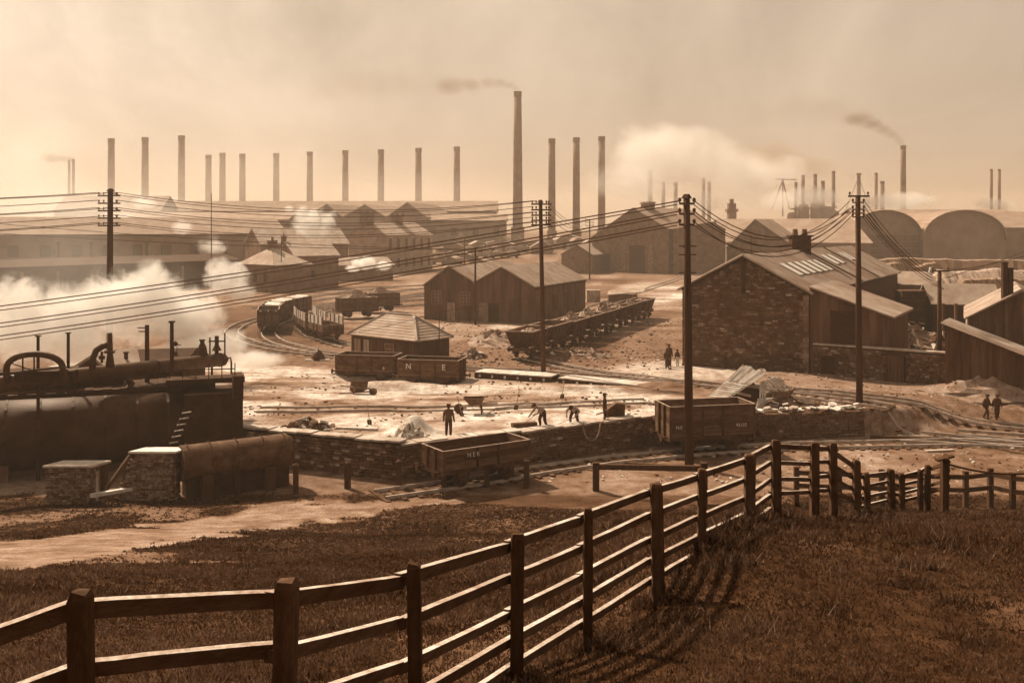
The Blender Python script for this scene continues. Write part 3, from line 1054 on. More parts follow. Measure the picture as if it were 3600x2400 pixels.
# ------------------------------------------------------------------ the double-gabled shed in the middle
DA = Vector((-11.5, 130.4, 0))
dU = Vector((0.919, -0.394, 0))
dL = Vector((0.394, 0.919, 0)) * 19.4
DW = 15.6
tw = world_thing('twin_gabled_shed', 'dark corrugated shed with two gables standing behind the hip-roofed hut', 'shed', DA + dU * DW / 2)
g1 = Gable('', '', DA, DA + dU * 7.3, dL, 4.5, 7.0, m_iron_wall, m_iron_roof, corr=0.4, sheets=6, ze2=5.0, over=0.25, parent=tw, wallcorr=0.3)
g2 = Gable('', '', DA + dU * 7.3, DA + dU * DW, dL, 5.0, 7.0, m_iron_wall, m_iron_roof, corr=0.4, sheets=6, ze2=4.65, ru=0.46, over=0.25, parent=tw, wallcorr=0.3)
window(tw, g1.at(0.26, 2.9, 0.09), dU, 1.5, 1.7, 3, 4)
window(tw, g1.at(0.82, 2.9, 0.09), dU, 1.4, 1.6, 3, 4)
boarded(tw, 'door', g1.at(0.55, 1.15, 0.09), dU, 1.2, 2.3, m_timber_pale, 4)
boarded(tw, 'door', g2.at(0.16, 1.2, 0.09), dU, 1.3, 2.4, m_timber_pale, 4)
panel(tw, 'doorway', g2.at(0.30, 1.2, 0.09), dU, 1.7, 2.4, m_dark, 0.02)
MB().par(g2.side(0, 4.3, 0.05), dL, g2.U * 0.12, Vector((0, 0, 0.12))).build('gutter', m_dark, tw)
for i in range(4):
    panel(tw, 'shutter', g2.side(0.15 + 0.22 * i, 2.2, 0.04), dL, 1.5, 2.2, m_timber, 0.04)

# ------------------------------------------------------------------ hip-roofed hut
HA, HB = Vector((-15.0, 90.3, 0)), Vector((-8.1, 84.4, 0))
hU = (HB - HA).normalized()
hV = Vector((-hU.y, hU.x, 0))
hw, hd = (HB - HA).length, 4.6
hut = world_thing('hip_roofed_hut', 'low hut with pale hipped slate roof behind the plank wagons', 'building', HA + hU * hw / 2 + hV * hd / 2)
ins = 0.3
MB().par(Zv(HA, -0.4) + hU * ins + hV * ins, hU * (hw - 2 * ins), hV * (hd - 2 * ins), Vector((0, 0, 2.75))).build('wall', m_timber, hut)
c4 = [Zv(HA, 2.36), Zv(HB, 2.36), Zv(HB + hV * hd, 2.36), Zv(HA + hV * hd, 2.36)]
r1 = Zv(HA + hU * (hw * 0.30) + hV * hd / 2, 4.25)
r2 = Zv(HA + hU * (hw * 0.70) + hV * hd / 2, 4.25)
for pl in ([c4[0], c4[1], r2, r1], [c4[1], c4[2], r2], [c4[2], c4[3], r1, r2], [c4[3], c4[0], r1]):
    nn = (pl[1] - pl[0]).cross(pl[2] - pl[1]).normalized()
    slope = MB().prism([p - nn * 0.1 for p in pl], nn * 0.09).build('roof_slope', m_slate, hut)
    # courses of slates laid over it
    nr = 9
    for i in range(nr):
        f0, f1 = i / nr, (i + 1.08) / nr
        f1 = min(f1, 1.0)
        if len(pl) == 4:
            l0, l1 = pl[0].lerp(pl[3], f0), pl[0].lerp(pl[3], f1)
            s0, s1 = pl[1].lerp(pl[2], f0), pl[1].lerp(pl[2], f1)
        else:
            l0, l1 = pl[0].lerp(pl[2], f0), pl[0].lerp(pl[2], min(f1, .995))
            s0, s1 = pl[1].lerp(pl[2], f0), pl[1].lerp(pl[2], min(f1, .995))
        MB().add([l0 + nn * 0.035, s0 + nn * 0.035, s1 + nn * 0.004, l1 + nn * 0.004, l0, s0, s1 - nn * .01, l1 - nn * .01],
                 [(0, 1, 2, 3), (0, 4, 5, 1), (1, 5, 6, 2), (2, 6, 7, 3), (3, 7, 4, 0)]).build('slate_course', m_slate, slope)
for a_, b_ in ((c4[0], r1), (c4[1], r2), (c4[2], r2), (c4[3], r1), (r1, r2)):
    MB().bar(a_ + Vector((0, 0, 0.05)), b_ + Vector((0, 0, 0.05)), 0.2, 0.1).build('ridge_tile', m_cope, hut)
boarded(hut, 'door', Zv(HA + hU * 1.2 + hV * ins, 1.0), hU, 0.9, 2.0, m_timber_pale, 4, 0.06)
boarded(hut, 'door', Zv(HA + hU * 2.4 + hV * ins, 1.0), hU, 0.8, 2.0, m_timber_pale, 4, 0.06)
window(hut, Zv(HA + hU * 5.4 + hV * ins, 1.4), hU, 1.1, 0.9, 2, 2)

# ------------------------------------------------------------------ offices in the middle distance
of = Gable('office_block', 'tall brick office block with a row of narrow windows and two gable chimneys', (-43.9, 267.4), (-33.2, 262), (10.6, 21.0),
           10.0, 13.4, m_office, m_slate, z0=0, over=0.3)
oS = Vector((10.6, 21.0, 0)).normalized()
for i in range(6):
    for z, hh in ((7.6, 2.9), (2.6, 2.4)):
        window(of.t, of.side(0.09 + 0.165 * i, z, 0.06), oS, 1.0, hh, 2, 4, m_dark, m_glass, 0.1)
gx = of.A + (of.B - of.A) * 0.5
stack_pots(of.t, (gx.x, gx.y, 12.6), 3.4, 3.0, 3)
stack_pots(of.t, (gx.x + 6.5, gx.y + 13, 12.6), 3.0, 2.6, 3)
ow = Gable('workshop_range', 'long low brick range with bright slate roof left of the office block', (-40.0, 243), (-46.5, 253.0), (-20.0, -5.0),
           8.2, 11.8, m_brick, m_slate, z0=0, over=0.35)
for i in range(5):
    panel(ow.t, 'window', Vector((-41.5 - 4.0 * i, 243.2 - 1.0 * i - 0.35, 5.2)), (0.97, 0.24, 0), 1.2, 1.8, m_dark, 0.05)
lowr = Gable('low_range', 'low shed roof in front of the office block with pale eaves', (-27.0, 226), (-31, 232), (-22, -5), 3.6, 5.2, m_brick, m_slate, z0=0, cat='shed')
# cottages
ct = Gable('gabled_cottage', 'gabled brick cottage with bright slate roof and a single chimney, left of the rail curve', (-46.6, 199), (-41.5, 191.0), (7.0, 7.0), 6.6, 9.2,
           m_brick, m_slate, z0=0, ru=0.42)
stack_pots(ct.t, (-45.0, 196.3, 8.6), 0.9, 1.6, 1)
panel(ct.t, 'window', ct.at(0.6, 3.0, 0.03), ct.U, 0.9, 1.4, m_dark, 0.04)
panel(ct.t, 'window', ct.side(0.4, 3.0, 0.03), (7, 7, 0), 0.9, 1.4, m_dark, 0.04)
cl = Gable('lean_to_cottage', 'small lean-to cottage with bright low roof between the hipped and gabled cottages', (-47.4, 190), (-42.0, 186.0), (2.5, 3.4), 4.4, 6.4, m_brick, m_slate, z0=0, ru=0.2)
hc = world_thing('hipped_cottage', 'brick cottage with pyramid slate roof and stout chimney beside the rail curve', 'building', (-48, 188, 0))
cA, cB = Vector((-52.0, 190.5, 0)), Vector((-43.6, 183.0, 0))
cUu = (cB - cA).normalized()
cVv = Vector((-cUu.y, cUu.x, 0))
cw = (cB - cA).length
MB().par(Zv(cA, -0.5), cUu * cw, cVv * 8, Vector((0, 0, 5.6))).build('wall', m_brick, hc)
apx = Zv(cA + cUu * cw * 0.42 + cVv * 4, 8.2)
cc = [Zv(cA - cUu * .4 - cVv * .4, 5.0), Zv(cB + cUu * .4 - cVv * .4, 5.0), Zv(cB + cVv * 8.4 + cUu * .4, 5.0), Zv(cA + cVv * 8.4 - cUu * .4, 5.0)]
for i in range(4):
    pl = [cc[i], cc[(i + 1) % 4], apx]
    nn = (pl[1] - pl[0]).cross(pl[2] - pl[1]).normalized()
    MB().prism(pl, nn * 0.14).build('roof_slope', m_slate, hc)
stack_pots(hc, (apx.x, apx.y, 7.6), 1.6, 1.8, 1)
for i in range(3):
    panel(hc, 'window', Zv(cA + cUu * (1.8 + 3.2 * i), 2.6), cUu, 1.0, 1.6, m_dark, 0.04)

# ------------------------------------------------------------------ long sheds on the left
s1 = Gable('long_dark_shed', 'long dark shed behind the bank of white steam at the left', (-57, 208), (-66.0, 214.4), (-34.0, -49.0), 5.3, 6.4, m_dark, m_dark, cat='shed')
for i in range(9):
    panel(s1.t, 'buttress', Vector((-57.6 - 3.7 * i, 207.0 - 5.35 * i, 2.2)), (0.57, 0.82, 0), 0.6, 4.4, m_brick, 0.1)
s2 = Gable('rolling_mill_shed', 'broad mill shed with wide pale roof behind the dark shed at the left', (-66, 292), (-78, 312), (-72, -42), 10.2, 14.8, m_far, m_roof_far, cat='shed')
for i in range(4):
    px = (320, 515, 690, 205)[i]
    pp = P(px, 885, 245)
    t_ = world_thing('vent_pipe', ['short dark vent pipe above the dark shed, second from the left', 'short dark vent pipe above the dark shed, third from the left',
                                   'short dark vent pipe above the dark shed, rightmost of four', 'short dark vent pipe above the dark shed, leftmost of four'][i], 'pipe', pp)
    MB().tube([(pp.x, pp.y, 0), (pp.x, pp.y, P(px, 852, 245).z)], 0.35, 8).build('shaft', m_dark, t_)
    MB().tube([(pp.x, pp.y, P(px, 852, 245).z - 0.5), (pp.x, pp.y, P(px, 850, 245).z)], 0.5, 8).build('cap', m_dark, t_)
def far_shed(name, label, px0, px1, D, yr, ye, mat=m_far, roof=m_roof_far, depth=26, dD=0.0, z0=None):
    """long shed parallel to the picture: front eave and ridge given as rows"""
    x0, x1 = (px0 - 1800) / F * D, (px1 - 1800) / F * (D + dD)
    ze, za = CAMH - (ye - HZ) / F * D, CAMH - (yr - HZ) / F * (D + depth / 2)
    zz = float(hgt(np.array([(x0 + x1) / 2]), np.array([D]))[0]) - 0.5 if z0 is None else z0
    return Gable(name, label, (x1, D + dD), (x1, D + dD + depth), (x0 - x1, -dD), ze, za, mat, roof, z0=zz, cat='shed', over=0.6, thick=0.3)
fs = []
fs.append(far_shed('far_mill_shed', 'longest hazy mill shed roof under the row of chimneys', 560, 1745, 470, 708, 742))
fs.append(far_shed('far_mill_shed', 'hazy shed with steep left gable at the left skyline', 190, 560, 450, 690, 742))
fs.append(far_shed('far_mill_shed', 'hazy low shed roof at the left under the first telegraph wires', 330, 1010, 380, 748, 772))
fs.append(far_shed('far_mill_shed', 'hazy long roof below the triple gables, right of the office block', 1480, 1780, 400, 752, 775, dD=20))
for k, (pxa, ya, pl_, pr_) in enumerate(((1149, 718, 1080, 1206), (1283, 720, 1206, 1359), (1432, 712, 1359, 1500))):
    D = 400.0
    xa, xb = (pl_ - 1800) / F * D, (pr_ - 1800) / F * D
    Gable('gabled_mill_bay', ['left', 'middle', 'right'][k] + 'most of three hazy gabled mill bays behind the office block' if k != 1 else 'middle one of three hazy gabled mill bays behind the office block', (xa, D), (xb, D), (8, 55), CAMH - (764 - HZ) / F * D, CAMH - (ya - HZ) / F * D,
          m_far, m_roof_far, z0=3.0, cat='shed', ru=(pxa - pl_) / (pr_ - pl_), over=0.4, thick=0.4)

# ------------------------------------------------------------------ sheds behind the wagons, right of the tall stack
bs = Gable('great_shed', 'great hazy gabled shed with a tall dark doorway, behind the string of hopper wagons', (21.9, 272), (40.4, 257), (17.0, 16.0), 9.4, 17.2, m_brick, m_far2, z0=0, ru=0.56, ze2=11.8, over=0.4)
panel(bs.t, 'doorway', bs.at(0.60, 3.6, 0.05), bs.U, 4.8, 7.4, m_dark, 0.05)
for uu in (0.43, 0.78):
    panel(bs.t, 'door_pier', bs.at(uu, 3.7, 0.08), bs.U, 1.6, 7.6, m_stone2, 0.12)
panel(bs.t, 'window', bs.at(0.2, 2.6, 0.05), bs.U, 2.0, 4.6, m_dark, 0.05)
vt = bs.A + (bs.B - bs.A) * 0.56 + bs.L * 0.25
MB().tube([(vt.x, vt.y, 17.0), (vt.x, vt.y, 18.4)], 1.9, 8).tube([(vt.x, vt.y, 18.4), (vt.x, vt.y, 18.9)], [2.4, 1.9], 8).build('roof_vent', m_far, bs.t)
b2 = Gable('side_shed', 'hazy shed with low wide gable joined to the right of the great shed', (41.5, 256.5), (55.5, 259), (3.0, 20.0), 11.6, 13.5, m_brick, m_far2, z0=0, ru=0.75, cat='shed')
b3 = Gable('side_shed', 'hazy shed with pointed gable and pale left slope, farther right than the wide one', (56.5, 262), (72, 252), (10.0, 22.0), 6.8, 14.2, m_brick, m_far2, z0=0, ru=0.42, cat='shed')
b0 = Gable('side_shed', 'low hazy shed with bright roof left of the great shed, behind the twin gables', (13.0, 262), (21.0, 259), (6, 18), 5.0, 7.6, m_brick, m_slate, z0=0, cat='shed')
b4 = far_shed('long_roofed_shed', 'long hazy shed with wide lit roof behind the stone workshop', 2560, 3060, 300, 772, 850, depth=34, dD=-20)
pt = world_thing('vent_tower', 'hazy stepped vent tower on the skyline behind the near telegraph pole', 'tower', P(2572, 790, 330))
for (hw_, ya, yb) in ((14, 790, 745), (19, 745, 735), (13, 735, 715), (6, 715, 700)):
    pp = P(2572, yb, 330)
    s_ = hw_ * 2 / F * 330
    MB().box((pp.x, 330, (P(2572, ya, 330).z + pp.z) / 2), (s_, s_, abs(pp.z - P(2572, ya, 330).z) + 0.02)).build('stage', m_far, pt)
MB().box((P(2572, 790, 330).x, 330, 6.2), (2.6, 2.6, 13.5)).build('shaft', m_far, pt)

# arched sheds
def arch_shed(label, px0, px1, ytop, D, L, ysp=845):
    x0, x1 = (px0 - 1800) / F * D, (px1 - 1800) / F * D
    zs, zt = CAMH - (ysp - HZ) / F * D, CAMH - (ytop - HZ) / F * D
    t = world_thing('arched_shed', label, 'shed', ((x0 + x1) / 2, D, 0))
    n = 18
    arc = []
    for i in range(n + 1):
        a = math.pi * i / n
        arc.append(Vector(((x0 + x1) / 2 + (x1 - x0) / 2 * math.cos(a), D, zs + (zt - zs) * math.sin(a) ** 0.9)))
    MB().prism([Vector((x1, D, -0.5))] + arc + [Vector((x0, D, -0.5))], L).build('wall', m_far2, t)
    Ln = Vector(L)
    mb = MB()
    for i in range(n):
        a, b = arc[i], arc[i + 1]
        nn = Vector((-(b - a).z, 0, (b - a).x)).normalized()
        if nn.z < 0:
            nn = -nn
        mb.par(a + nn * 0.05 - Ln * 0.02, b - a, Ln * 1.04, nn * 0.3)
    mb.build('roof', m_far2, t, smooth=False)
    return t, x0, x1, zs, zt
a1 = arch_shed('left of two hazy arched sheds, with a lattice of glazing low in its front', 2985, 3240, 742, 300, (14, 70, 0))
a2 = arch_shed('right of two hazy arched sheds near the right edge', 3246, 3535, 742, 296, (14, 70, 0))
for i in range(6):
    for j in range(5):
        cx = a1[1] + (a1[2] - a1[1]) * (0.3 + 0.13 * i)
        panel(a1[0], 'pane', Vector((cx, 299.8, 0.8 + 2.0 * j)), (1, 0, 0), 2.6, 1.7, m_far, 0.08)
far_shed('far_roof', 'hazy broad roof behind the two arched sheds', 3060, 3640, 380, 738, 785, roof=m_far2, depth=50)
far_shed('far_roof', 'hazy roof at the right edge beyond the arched sheds', 3520, 3900, 330, 745, 800, roof=m_far2, depth=40)

# ------------------------------------------------------------------ chimneys
ORD = ['first', 'second', 'third', 'fourth', 'fifth', 'sixth', 'seventh', 'eighth', 'ninth', 'tenth', 'eleventh', 'twelfth', 'thirteenth']
m_stack = M('sooty_stack_brick', 0.10, var=0.25, scale=0.3)

def stack(px, ytop, w, D, label, wb=None, group='far chimney stacks', band=True):
    x = (px - 1800) / F * D
    zt = CAMH - (ytop - HZ) / F * D
    z0 = float(hgt(np.array([x]), np.array([D]))[0]) - 0.3
    r1 = w / 2 / F * D
    r0 = (wb or w * 1.12) / 2 / F * D
    t = world_thing('chimney_stack', label, 'chimney', (x, D, z0), group)
    hz_ = zt - z0
    MB().tube([(x, D, z0), (x, D, z0 + hz_ * .33), (x, D, z0 + hz_ * .66), (x, D, zt - r1 * 1.2)], [r0, r0 + (r1 - r0) * .33, r0 + (r1 - r0) * .66, r1 * 0.98], 20).build('shaft', m_stack, t, smooth=True)
    MB().tube([(x, D, zt - r1 * 1.3), (x, D, zt)], [r1 * 1.05, r1 * 1.05], 20).build('cap', m_stack, t)
    MB().box((x, D, z0 + hz_ * 0.05), (r0 * 2.5, r0 * 2.5, hz_ * 0.1)).build('plinth', m_stack, t)
    return t

row = [(391, 487, 23), (510, 483, 23), (638, 477, 23), (733, 545, 21), (782, 538, 21), (852, 541, 21), (971, 539, 21), (1089, 534, 21), (1214, 529, 21), (1339, 526, 22), (1471, 521, 22), (1606, 516, 22)]
stack(243, 563, 9, 560, 'left one of a close pair of thin chimneys at the left skyline')
stack(258, 560, 10, 560, 'right one of a close pair of thin chimneys at the left skyline')
for i, (px, yt, w) in enumerate(row):
    stack(px, yt, w, 600 - 3 * i, ORD[i] + ' from the left in the row of twelve equal hazy chimneys')
big = stack(1820, 322, 27, 430, 'tallest chimney of all, trailing dark smoke from its top', wb=37)
zb = CAMH - (560 - HZ) / F * 430
MB().tube([(big.location.x, 430, zb - 0.5), (big.location.x, 430, zb + 0.5)], 31 / 2 / F * 430 + 0.15, 20).build('band', m_stack, big)
for i, (px, yt) in enumerate(((1940, 488), (2026, 484), (2115, 480))):
    stack(px, yt, 24, 440, ['left', 'middle', 'right'][i] + ' of three equal chimneys right of the tallest one')
for px, yt, w, lab in ((2285, 598, 17, 'chimney partly hidden by the white cloud, above the great shed'),
                       (2332, 641, 13, 'left of two short chimneys rising over the great shed'),
                       (2375, 641, 14, 'right of two short chimneys rising over the great shed'),
                       (2473, 625, 12, 'taller of two thin chimneys right of the near telegraph pole'),
                       (2493, 639, 12, 'shorter of two thin chimneys right of the near telegraph pole'),
                       (2798, 640, 11, 'leftmost short chimney of the furnace cluster'),
                       (2823, 615, 12, 'second chimney of the furnace cluster'),
                       (2866, 612, 12, 'third chimney of the furnace cluster, above the steam'),
                       (2893, 636, 13, 'fourth and stubby chimney of the furnace cluster'),
                       (2930, 602, 12, 'guyed thin chimney at the right of the furnace cluster'),
                       (3080, 608, 11, 'thin dark chimney right of the right-hand telegraph pole'),
                       (3102, 637, 14, 'stubby chimney beside the thin dark one right of the right-hand pole'),
                       (3175, 512, 19, 'tall lone chimney at the right, trailing dark smoke'),
                       (3485, 594, 10, 'left of two thin chimneys near the right edge'),
                       (3513, 595, 10, 'right of two thin chimneys near the right edge')):
    stack(px, yt, w, 520 if px < 2700 else 480, lab)
sl = world_thing('guyed_stack', 'lattice stack with guy ropes directly behind the right telegraph pole', 'chimney', P(3019, 790, 470))
pp = P(3019, 615, 470)
MB().tube([(pp.x, 470, 4), (pp.x, 470, pp.z)], [1.3, 0.85], 10).build('shaft', m_stack, sl)
MB().tube([(pp.x, 470, pp.z), (pp.x, 470, pp.z + 0.8)], [1.3, 1.3], 10).build('cap', m_stack, sl)
for dx in (-9, 8):
    MB().tube([(pp.x, 470, pp.z - 1), (pp.x + dx, 470, 13)], 0.16, 5).build('guy_rope', m_stack, sl)
# blast furnace group
fu = world_thing('blast_furnaces', 'hazy cluster of furnaces and stoves wrapped in white steam', 'furnace', P(2870, 800, 480))
for px, yt, w in ((2785, 745, 34), (2825, 715, 40), (2868, 705, 38), (2905, 725, 40), (2935, 740, 30)):
    pp = P(px, yt, 480)
    r_ = w / 2 / F * 480
    MB().tube([(pp.x, 480, 3), (pp.x, 480, pp.z - r_ * .7), (pp.x, 480, pp.z - r_ * .2), (pp.x, 480, pp.z)], [r_, r_, r_ * .75, r_ * .25], 14).build('stove', m_far, fu)
MB().bar(P(2780, 735, 479), P(2940, 728, 479), 2, 0.8).bar(P(2780, 760, 479), P(2940, 757, 479), 2, 0.8).build('gantry', m_far, fu)
cr = world_thing('derrick_crane', 'hazy tripod derrick crane left of the furnace cluster', 'crane', P(2740, 780, 480))
MB().bar(P(2752, 632, 480), P(2715, 735, 480), 0.5, 0.5).bar(P(2752, 632, 480), P(2775, 735, 480), 0.5, 0.5).bar(P(2752, 632, 480), P(2752, 760, 482), 0.6, 0.6).build('mast', m_far, cr)
MB().bar(P(2725, 630, 480), P(2800, 632, 480), 0.4, 0.5).build('jib', m_far, cr)
# ------------------------------------------------------------------ retaining wall of the yard
rw = world_thing('retaining_wall', 'long rubble stone retaining wall holding up the pale sand yard', 'wall', (0, 56, ZF))
segs = [(1, 2, 0.72, 150, 21), (2, 3, 0.62, 30, 22), (3, 4, 0.55, 75, 23), (4, 5, 0.50, 45, 24)]
for i0, i1, zt, lim, sd in segs:
    a, b = V2(WALL[i0]), V2(WALL[i1])
    U = (b - a).normalized()
    N = Vector((U.y, -U.x, 0))
    W = (b - a).length
    MB().par(Zv(a, ZF - 0.4) - N * 0.95, U * W, N * 0.93, Vector((0, 0, zt - ZF + 0.35))).build('wall', m_mortar, rw)
    masonry(rw, a, U, W, lambda u: ZF - 0.1, lambda u, zt=zt: zt, course=0.16, wr=(0.2, 0.52), limit=lim, pale=0.06 if i0 == 1 else 0.025, mid=0.22, seed=sd, depth=0.14)
    n = int(W / 0.9)
    if i0 == 4:
        continue
    for k in range(n):
        dz = 0.03 * (k % 3)
        MB().par(Zv(a, zt - 0.02 + dz) + U * (W * k / n + 0.01) - N * 0.75, U * (W / n - 0.02), N * 0.85, Vector((0, 0, 0.1))).build('coping_stone', m_cope, rw)
# loose pale slabs along the broken right-hand end
a, b = V2(WALL[4]), V2(WALL[5])
rr = random.Random(31)
m_slab = M('pale_broken_slab', 0.6, var=0.25, scale=3, rnd=0.3)
SLAB = []
for k in range(5):
    r2 = random.Random(k)
    pts = [Vector((math.cos(t) * r2.uniform(.7, 1.1), math.sin(t) * r2.uniform(.6, 1.0), 0)) for t in [i * 2 * math.pi / 6 + r2.uniform(-.3, .3) for i in range(6)]]
    mb = MB().prism(pts, (0.05, 0, 0.3))
    me = mb.mesh('slab')
    me.materials.append(m_slab)
    SLAB.append(me)
for k in range(64):
    u = rr.uniform(0.16, 1.0)
    p = a.lerp(b, u) + Vector((0, rr.uniform(-0.05, 0.9), 0))
    o = bpy.data.objects.new('slab', SLAB[k % 5])
    COL.objects.link(o)
    o.parent = rw
    s_ = rr.uniform(0.14, 0.34)
    o.location = Vector((p.x, p.y, 0.48 + rr.uniform(0, 0.22))) - off_of(rw)
    o.rotation_euler = (rr.uniform(-.3, .3), rr.uniform(-.3, .3), rr.uniform(0, 6))
    o.scale = (s_ * 1.4, s_, s_ * 0.9)

# ------------------------------------------------------------------ rails
m_rail = M('worn_rail', 0.42, rough=0.4, var=0.3, scale=2, spec=0.5)
m_sleeper = M('oily_sleeper', 0.035, var=0.4, scale=2, rnd=0.4)
SLEEP = MB().box((0, 0, 0), (2.5, 0.26, 0.14)).mesh('sleeper')
SLEEP.materials.append(m_sleeper)

def spline(pts, step=0.8):
    pts = [Vector((p[0], p[1], 0)) for p in pts]
    ext = [pts[0] * 2 - pts[1]] + pts + [pts[-1] * 2 - pts[-2]]
    out = []
    for i in range(1, len(ext) - 2):
        p0, p1, p2, p3 = ext[i - 1:i + 3]
        n = max(2, int((p2 - p1).length / step))
        for k in range(n):
            t = k / n
            out.append(0.5 * ((2 * p1) + (p2 - p0) * t + (2 * p0 - 5 * p1 + 4 * p2 - p3) * t * t + (3 * p1 - p0 - 3 * p2 + p3) * t ** 3))
    out.append(ext[-2])
    return out

def track(label, pts, sleepers=True, step=0.8, dz=0.0, every=1, lim=120):
    c = spline(pts, step)
    t = world_thing('railway_track', label, 'railway track', Zv(c[len(c) // 2], hz1(c[len(c) // 2].x, c[len(c) // 2].y)), 'railway tracks')
    for s_ in (-1, 1):
        mb = MB()
        prev = None
        vs = []
        for i, p in enumerate(c):
            d = (c[min(i + 1, len(c) - 1)] - c[max(i - 1, 0)]).normalized()
            n = Vector((d.y, -d.x, 0))
            q = p + n * 0.75 * s_
            z = hz1(p.x, p.y) + dz
            for (w, h) in ((-.06, 0.02), (.06, 0.02), (.05, .19), (-.05, .19)):
                vs.append((q.x + n.x * w, q.y + n.y * w, z + h))
        fs = []
        for i in range(len(c) - 1):
            for k in range(4):
                k2 = (k + 1) % 4
                fs.append((i * 4 + k, i * 4 + k2, i * 4 + 4 + k2, i * 4 + 4 + k))
        mb.add(vs, fs)
        mb.build('rail', m_rail, t)
    if sleepers:
        cnt = 0
        for i in range(0, len(c) - 1, every):
            if cnt >= lim:
                break
            cnt += 1
            p = c[i]
            d = (c[i + 1] - c[i]).normalized()
            o = bpy.data.objects.new('sleeper', SLEEP)
            COL.objects.link(o)
            o.parent = t
            o.location = Vector((p.x, p.y, hz1(p.x, p.y) + dz + 0.0 + random.uniform(-.02, .01))) - off_of(t)
            o.rotation_euler = (0, 0, math.atan2(d.y, d.x) - math.pi / 2 + random.uniform(-.03, .03))
    return t

def gp(lst, z=0.0):
    return [(G(x, y, z).x, G(x, y, z).y) for x, y in lst]

track('siding track curving in front of the retaining wall under two wagons', [(-6.5, 48.9), (-1.8, 51.6), (4.5, 55.6), (11.7, 58.6), (20, 60.2), (32, 60.9), (48, 61)], every=1)
track('track running from the hopper wagons past the platforms to the right', gp([(1840, 1262), (2010, 1295), (2180, 1328), (2411, 1366), (2700, 1402), (3040, 1445), (3600, 1500)]), every=1)
track('track behind the low platforms joining the one to the right', gp([(1560, 1292), (1676, 1301), (1925, 1316), (2174, 1341), (2420, 1372)]), every=2)
track('track at the right between the wall end and the two walking men', [(28.5, 63.6), (33, 62.0), (38, 60.2), (48, 57.5)], every=1)
track('track nearest the hill in the fan of rails at the right', [(24, 61.8), (32, 59.6), (40, 57.6), (48, 56)], every=1)
track('track farthest from the hill in the fan of rails at the right', [(14, 73.2), (22, 69.2), (30, 66.2), (38, 63.6), (48, 61.2)], every=1)
track('outermost track of the left-hand curve, nearest the steam', gp([(1500, 1040), (1150, 1080), (920, 1120), (822, 1158), (828, 1184), (890, 1208), (1000, 1233), (1190, 1258)]), every=2)
track('middle track of the left-hand curve, under the end-on wagon', gp([(1560, 1048), (1250, 1075), (1010, 1125), (948, 1160), (955, 1192), (1010, 1214), (1100, 1238), (1190, 1249)]), every=2)
track('inner track of the left-hand curve, beside the slatted wagons', gp([(1600, 1062), (1250, 1092), (1110, 1114), (1068, 1142), (1085, 1172), (1140, 1196), (1230, 1222)]), every=2)
track('far straight track leading behind the twin-gabled shed', gp([(1000, 1090), (1500, 1032), (2000, 975)]), sleepers=False)
track('far track passing in front of the cottages', gp([(900, 1085), (1200, 1046), (1520, 1012)]), sleepers=False)
track('far track curving towards the office block', gp([(1000, 1062), (1200, 1030), (1420, 1008), (1600, 1000)]), sleepers=False)
track('far track beyond the hopper wagons towards the great shed', gp([(2060, 1090), (2200, 1040), (2330, 1000), (2420, 968)]), sleepers=False)
track('narrow barrow track across the pale sand', [(-16, 62.8), (-8, 63.4), (0, 64.2), (9, 66)], sleepers=False, dz=-0.06)

# ------------------------------------------------------------------ wagons
m_wag = M('grimy_wagon_plank', 0.048, var=0.4, scale=1.5, stretch=(1, 1, 4), rnd=0.3)
m_wag_in = M('wagon_inside', 0.07, var=0.4, scale=1.5)
m_edge = M('worn_wagon_edge', 0.22, var=0.3, scale=3)
m_letter = M('white_lettering', 0.65, var=0.2, scale=6)
m_coal = M('coal_and_ore', 0.13, var=0.6, scale=4, bump=0.8, rnd=0.2, fine=0.4)
m_ore = M('pale_ore', 0.34, var=0.6, scale=5, bump=0.8, fine=0.4)

def wheel_mesh():
    mb = MB()
    n = 20
    mb.tube([(0, -0.06, 0), (0, 0.06, 0)], 0.46, n)
    return mb.mesh('tyre')
WH = MB().tube([(0, -0.07, 0), (0, 0.07, 0)], 0.46, 20).mesh('wheel')
WH.materials.append(m_iron)
SPK = MB()
for k in range(8):
    a_ = k * math.pi / 4
    SPK.bar((0, -0.09, 0), (math.cos(a_) * 0.42, -0.09, math.sin(a_) * 0.42), 0.05, 0.06, up=(0, 1, 0))
SPK = SPK.mesh('spoke_set')
SPK.materials.append(m_rust)

def part(name, me, parent, loc=(0, 0, 0), rot=(0, 0, 0), sc=(1, 1, 1)):
    o = bpy.data.objects.new(name, me)
    COL.objects.link(o)
    o.parent = parent
    o.location, o.rotation_euler, o.scale = loc, rot, sc
    return o

def text_part(txt, parent, loc, size, mat, rot=(R(90), 0, 0), name='lettering'):
    cu_ = bpy.data.curves.new(name, 'FONT')
    cu_.body = txt
    cu_.size = size
    cu_.extrude = 0.006
    cu_.offset = 0.012 * size
    cu_.align_x = 'CENTER'
    cu_.align_y = 'CENTER'
    cu_.resolution_u = 3
    tmp = bpy.data.objects.new('tmp', cu_)
    me = bpy.data.meshes.new_from_object(tmp)
    bpy.data.objects.remove(tmp)
    me.materials.clear()
    me.materials.append(mat)
    return part(name, me, parent, loc, rot)

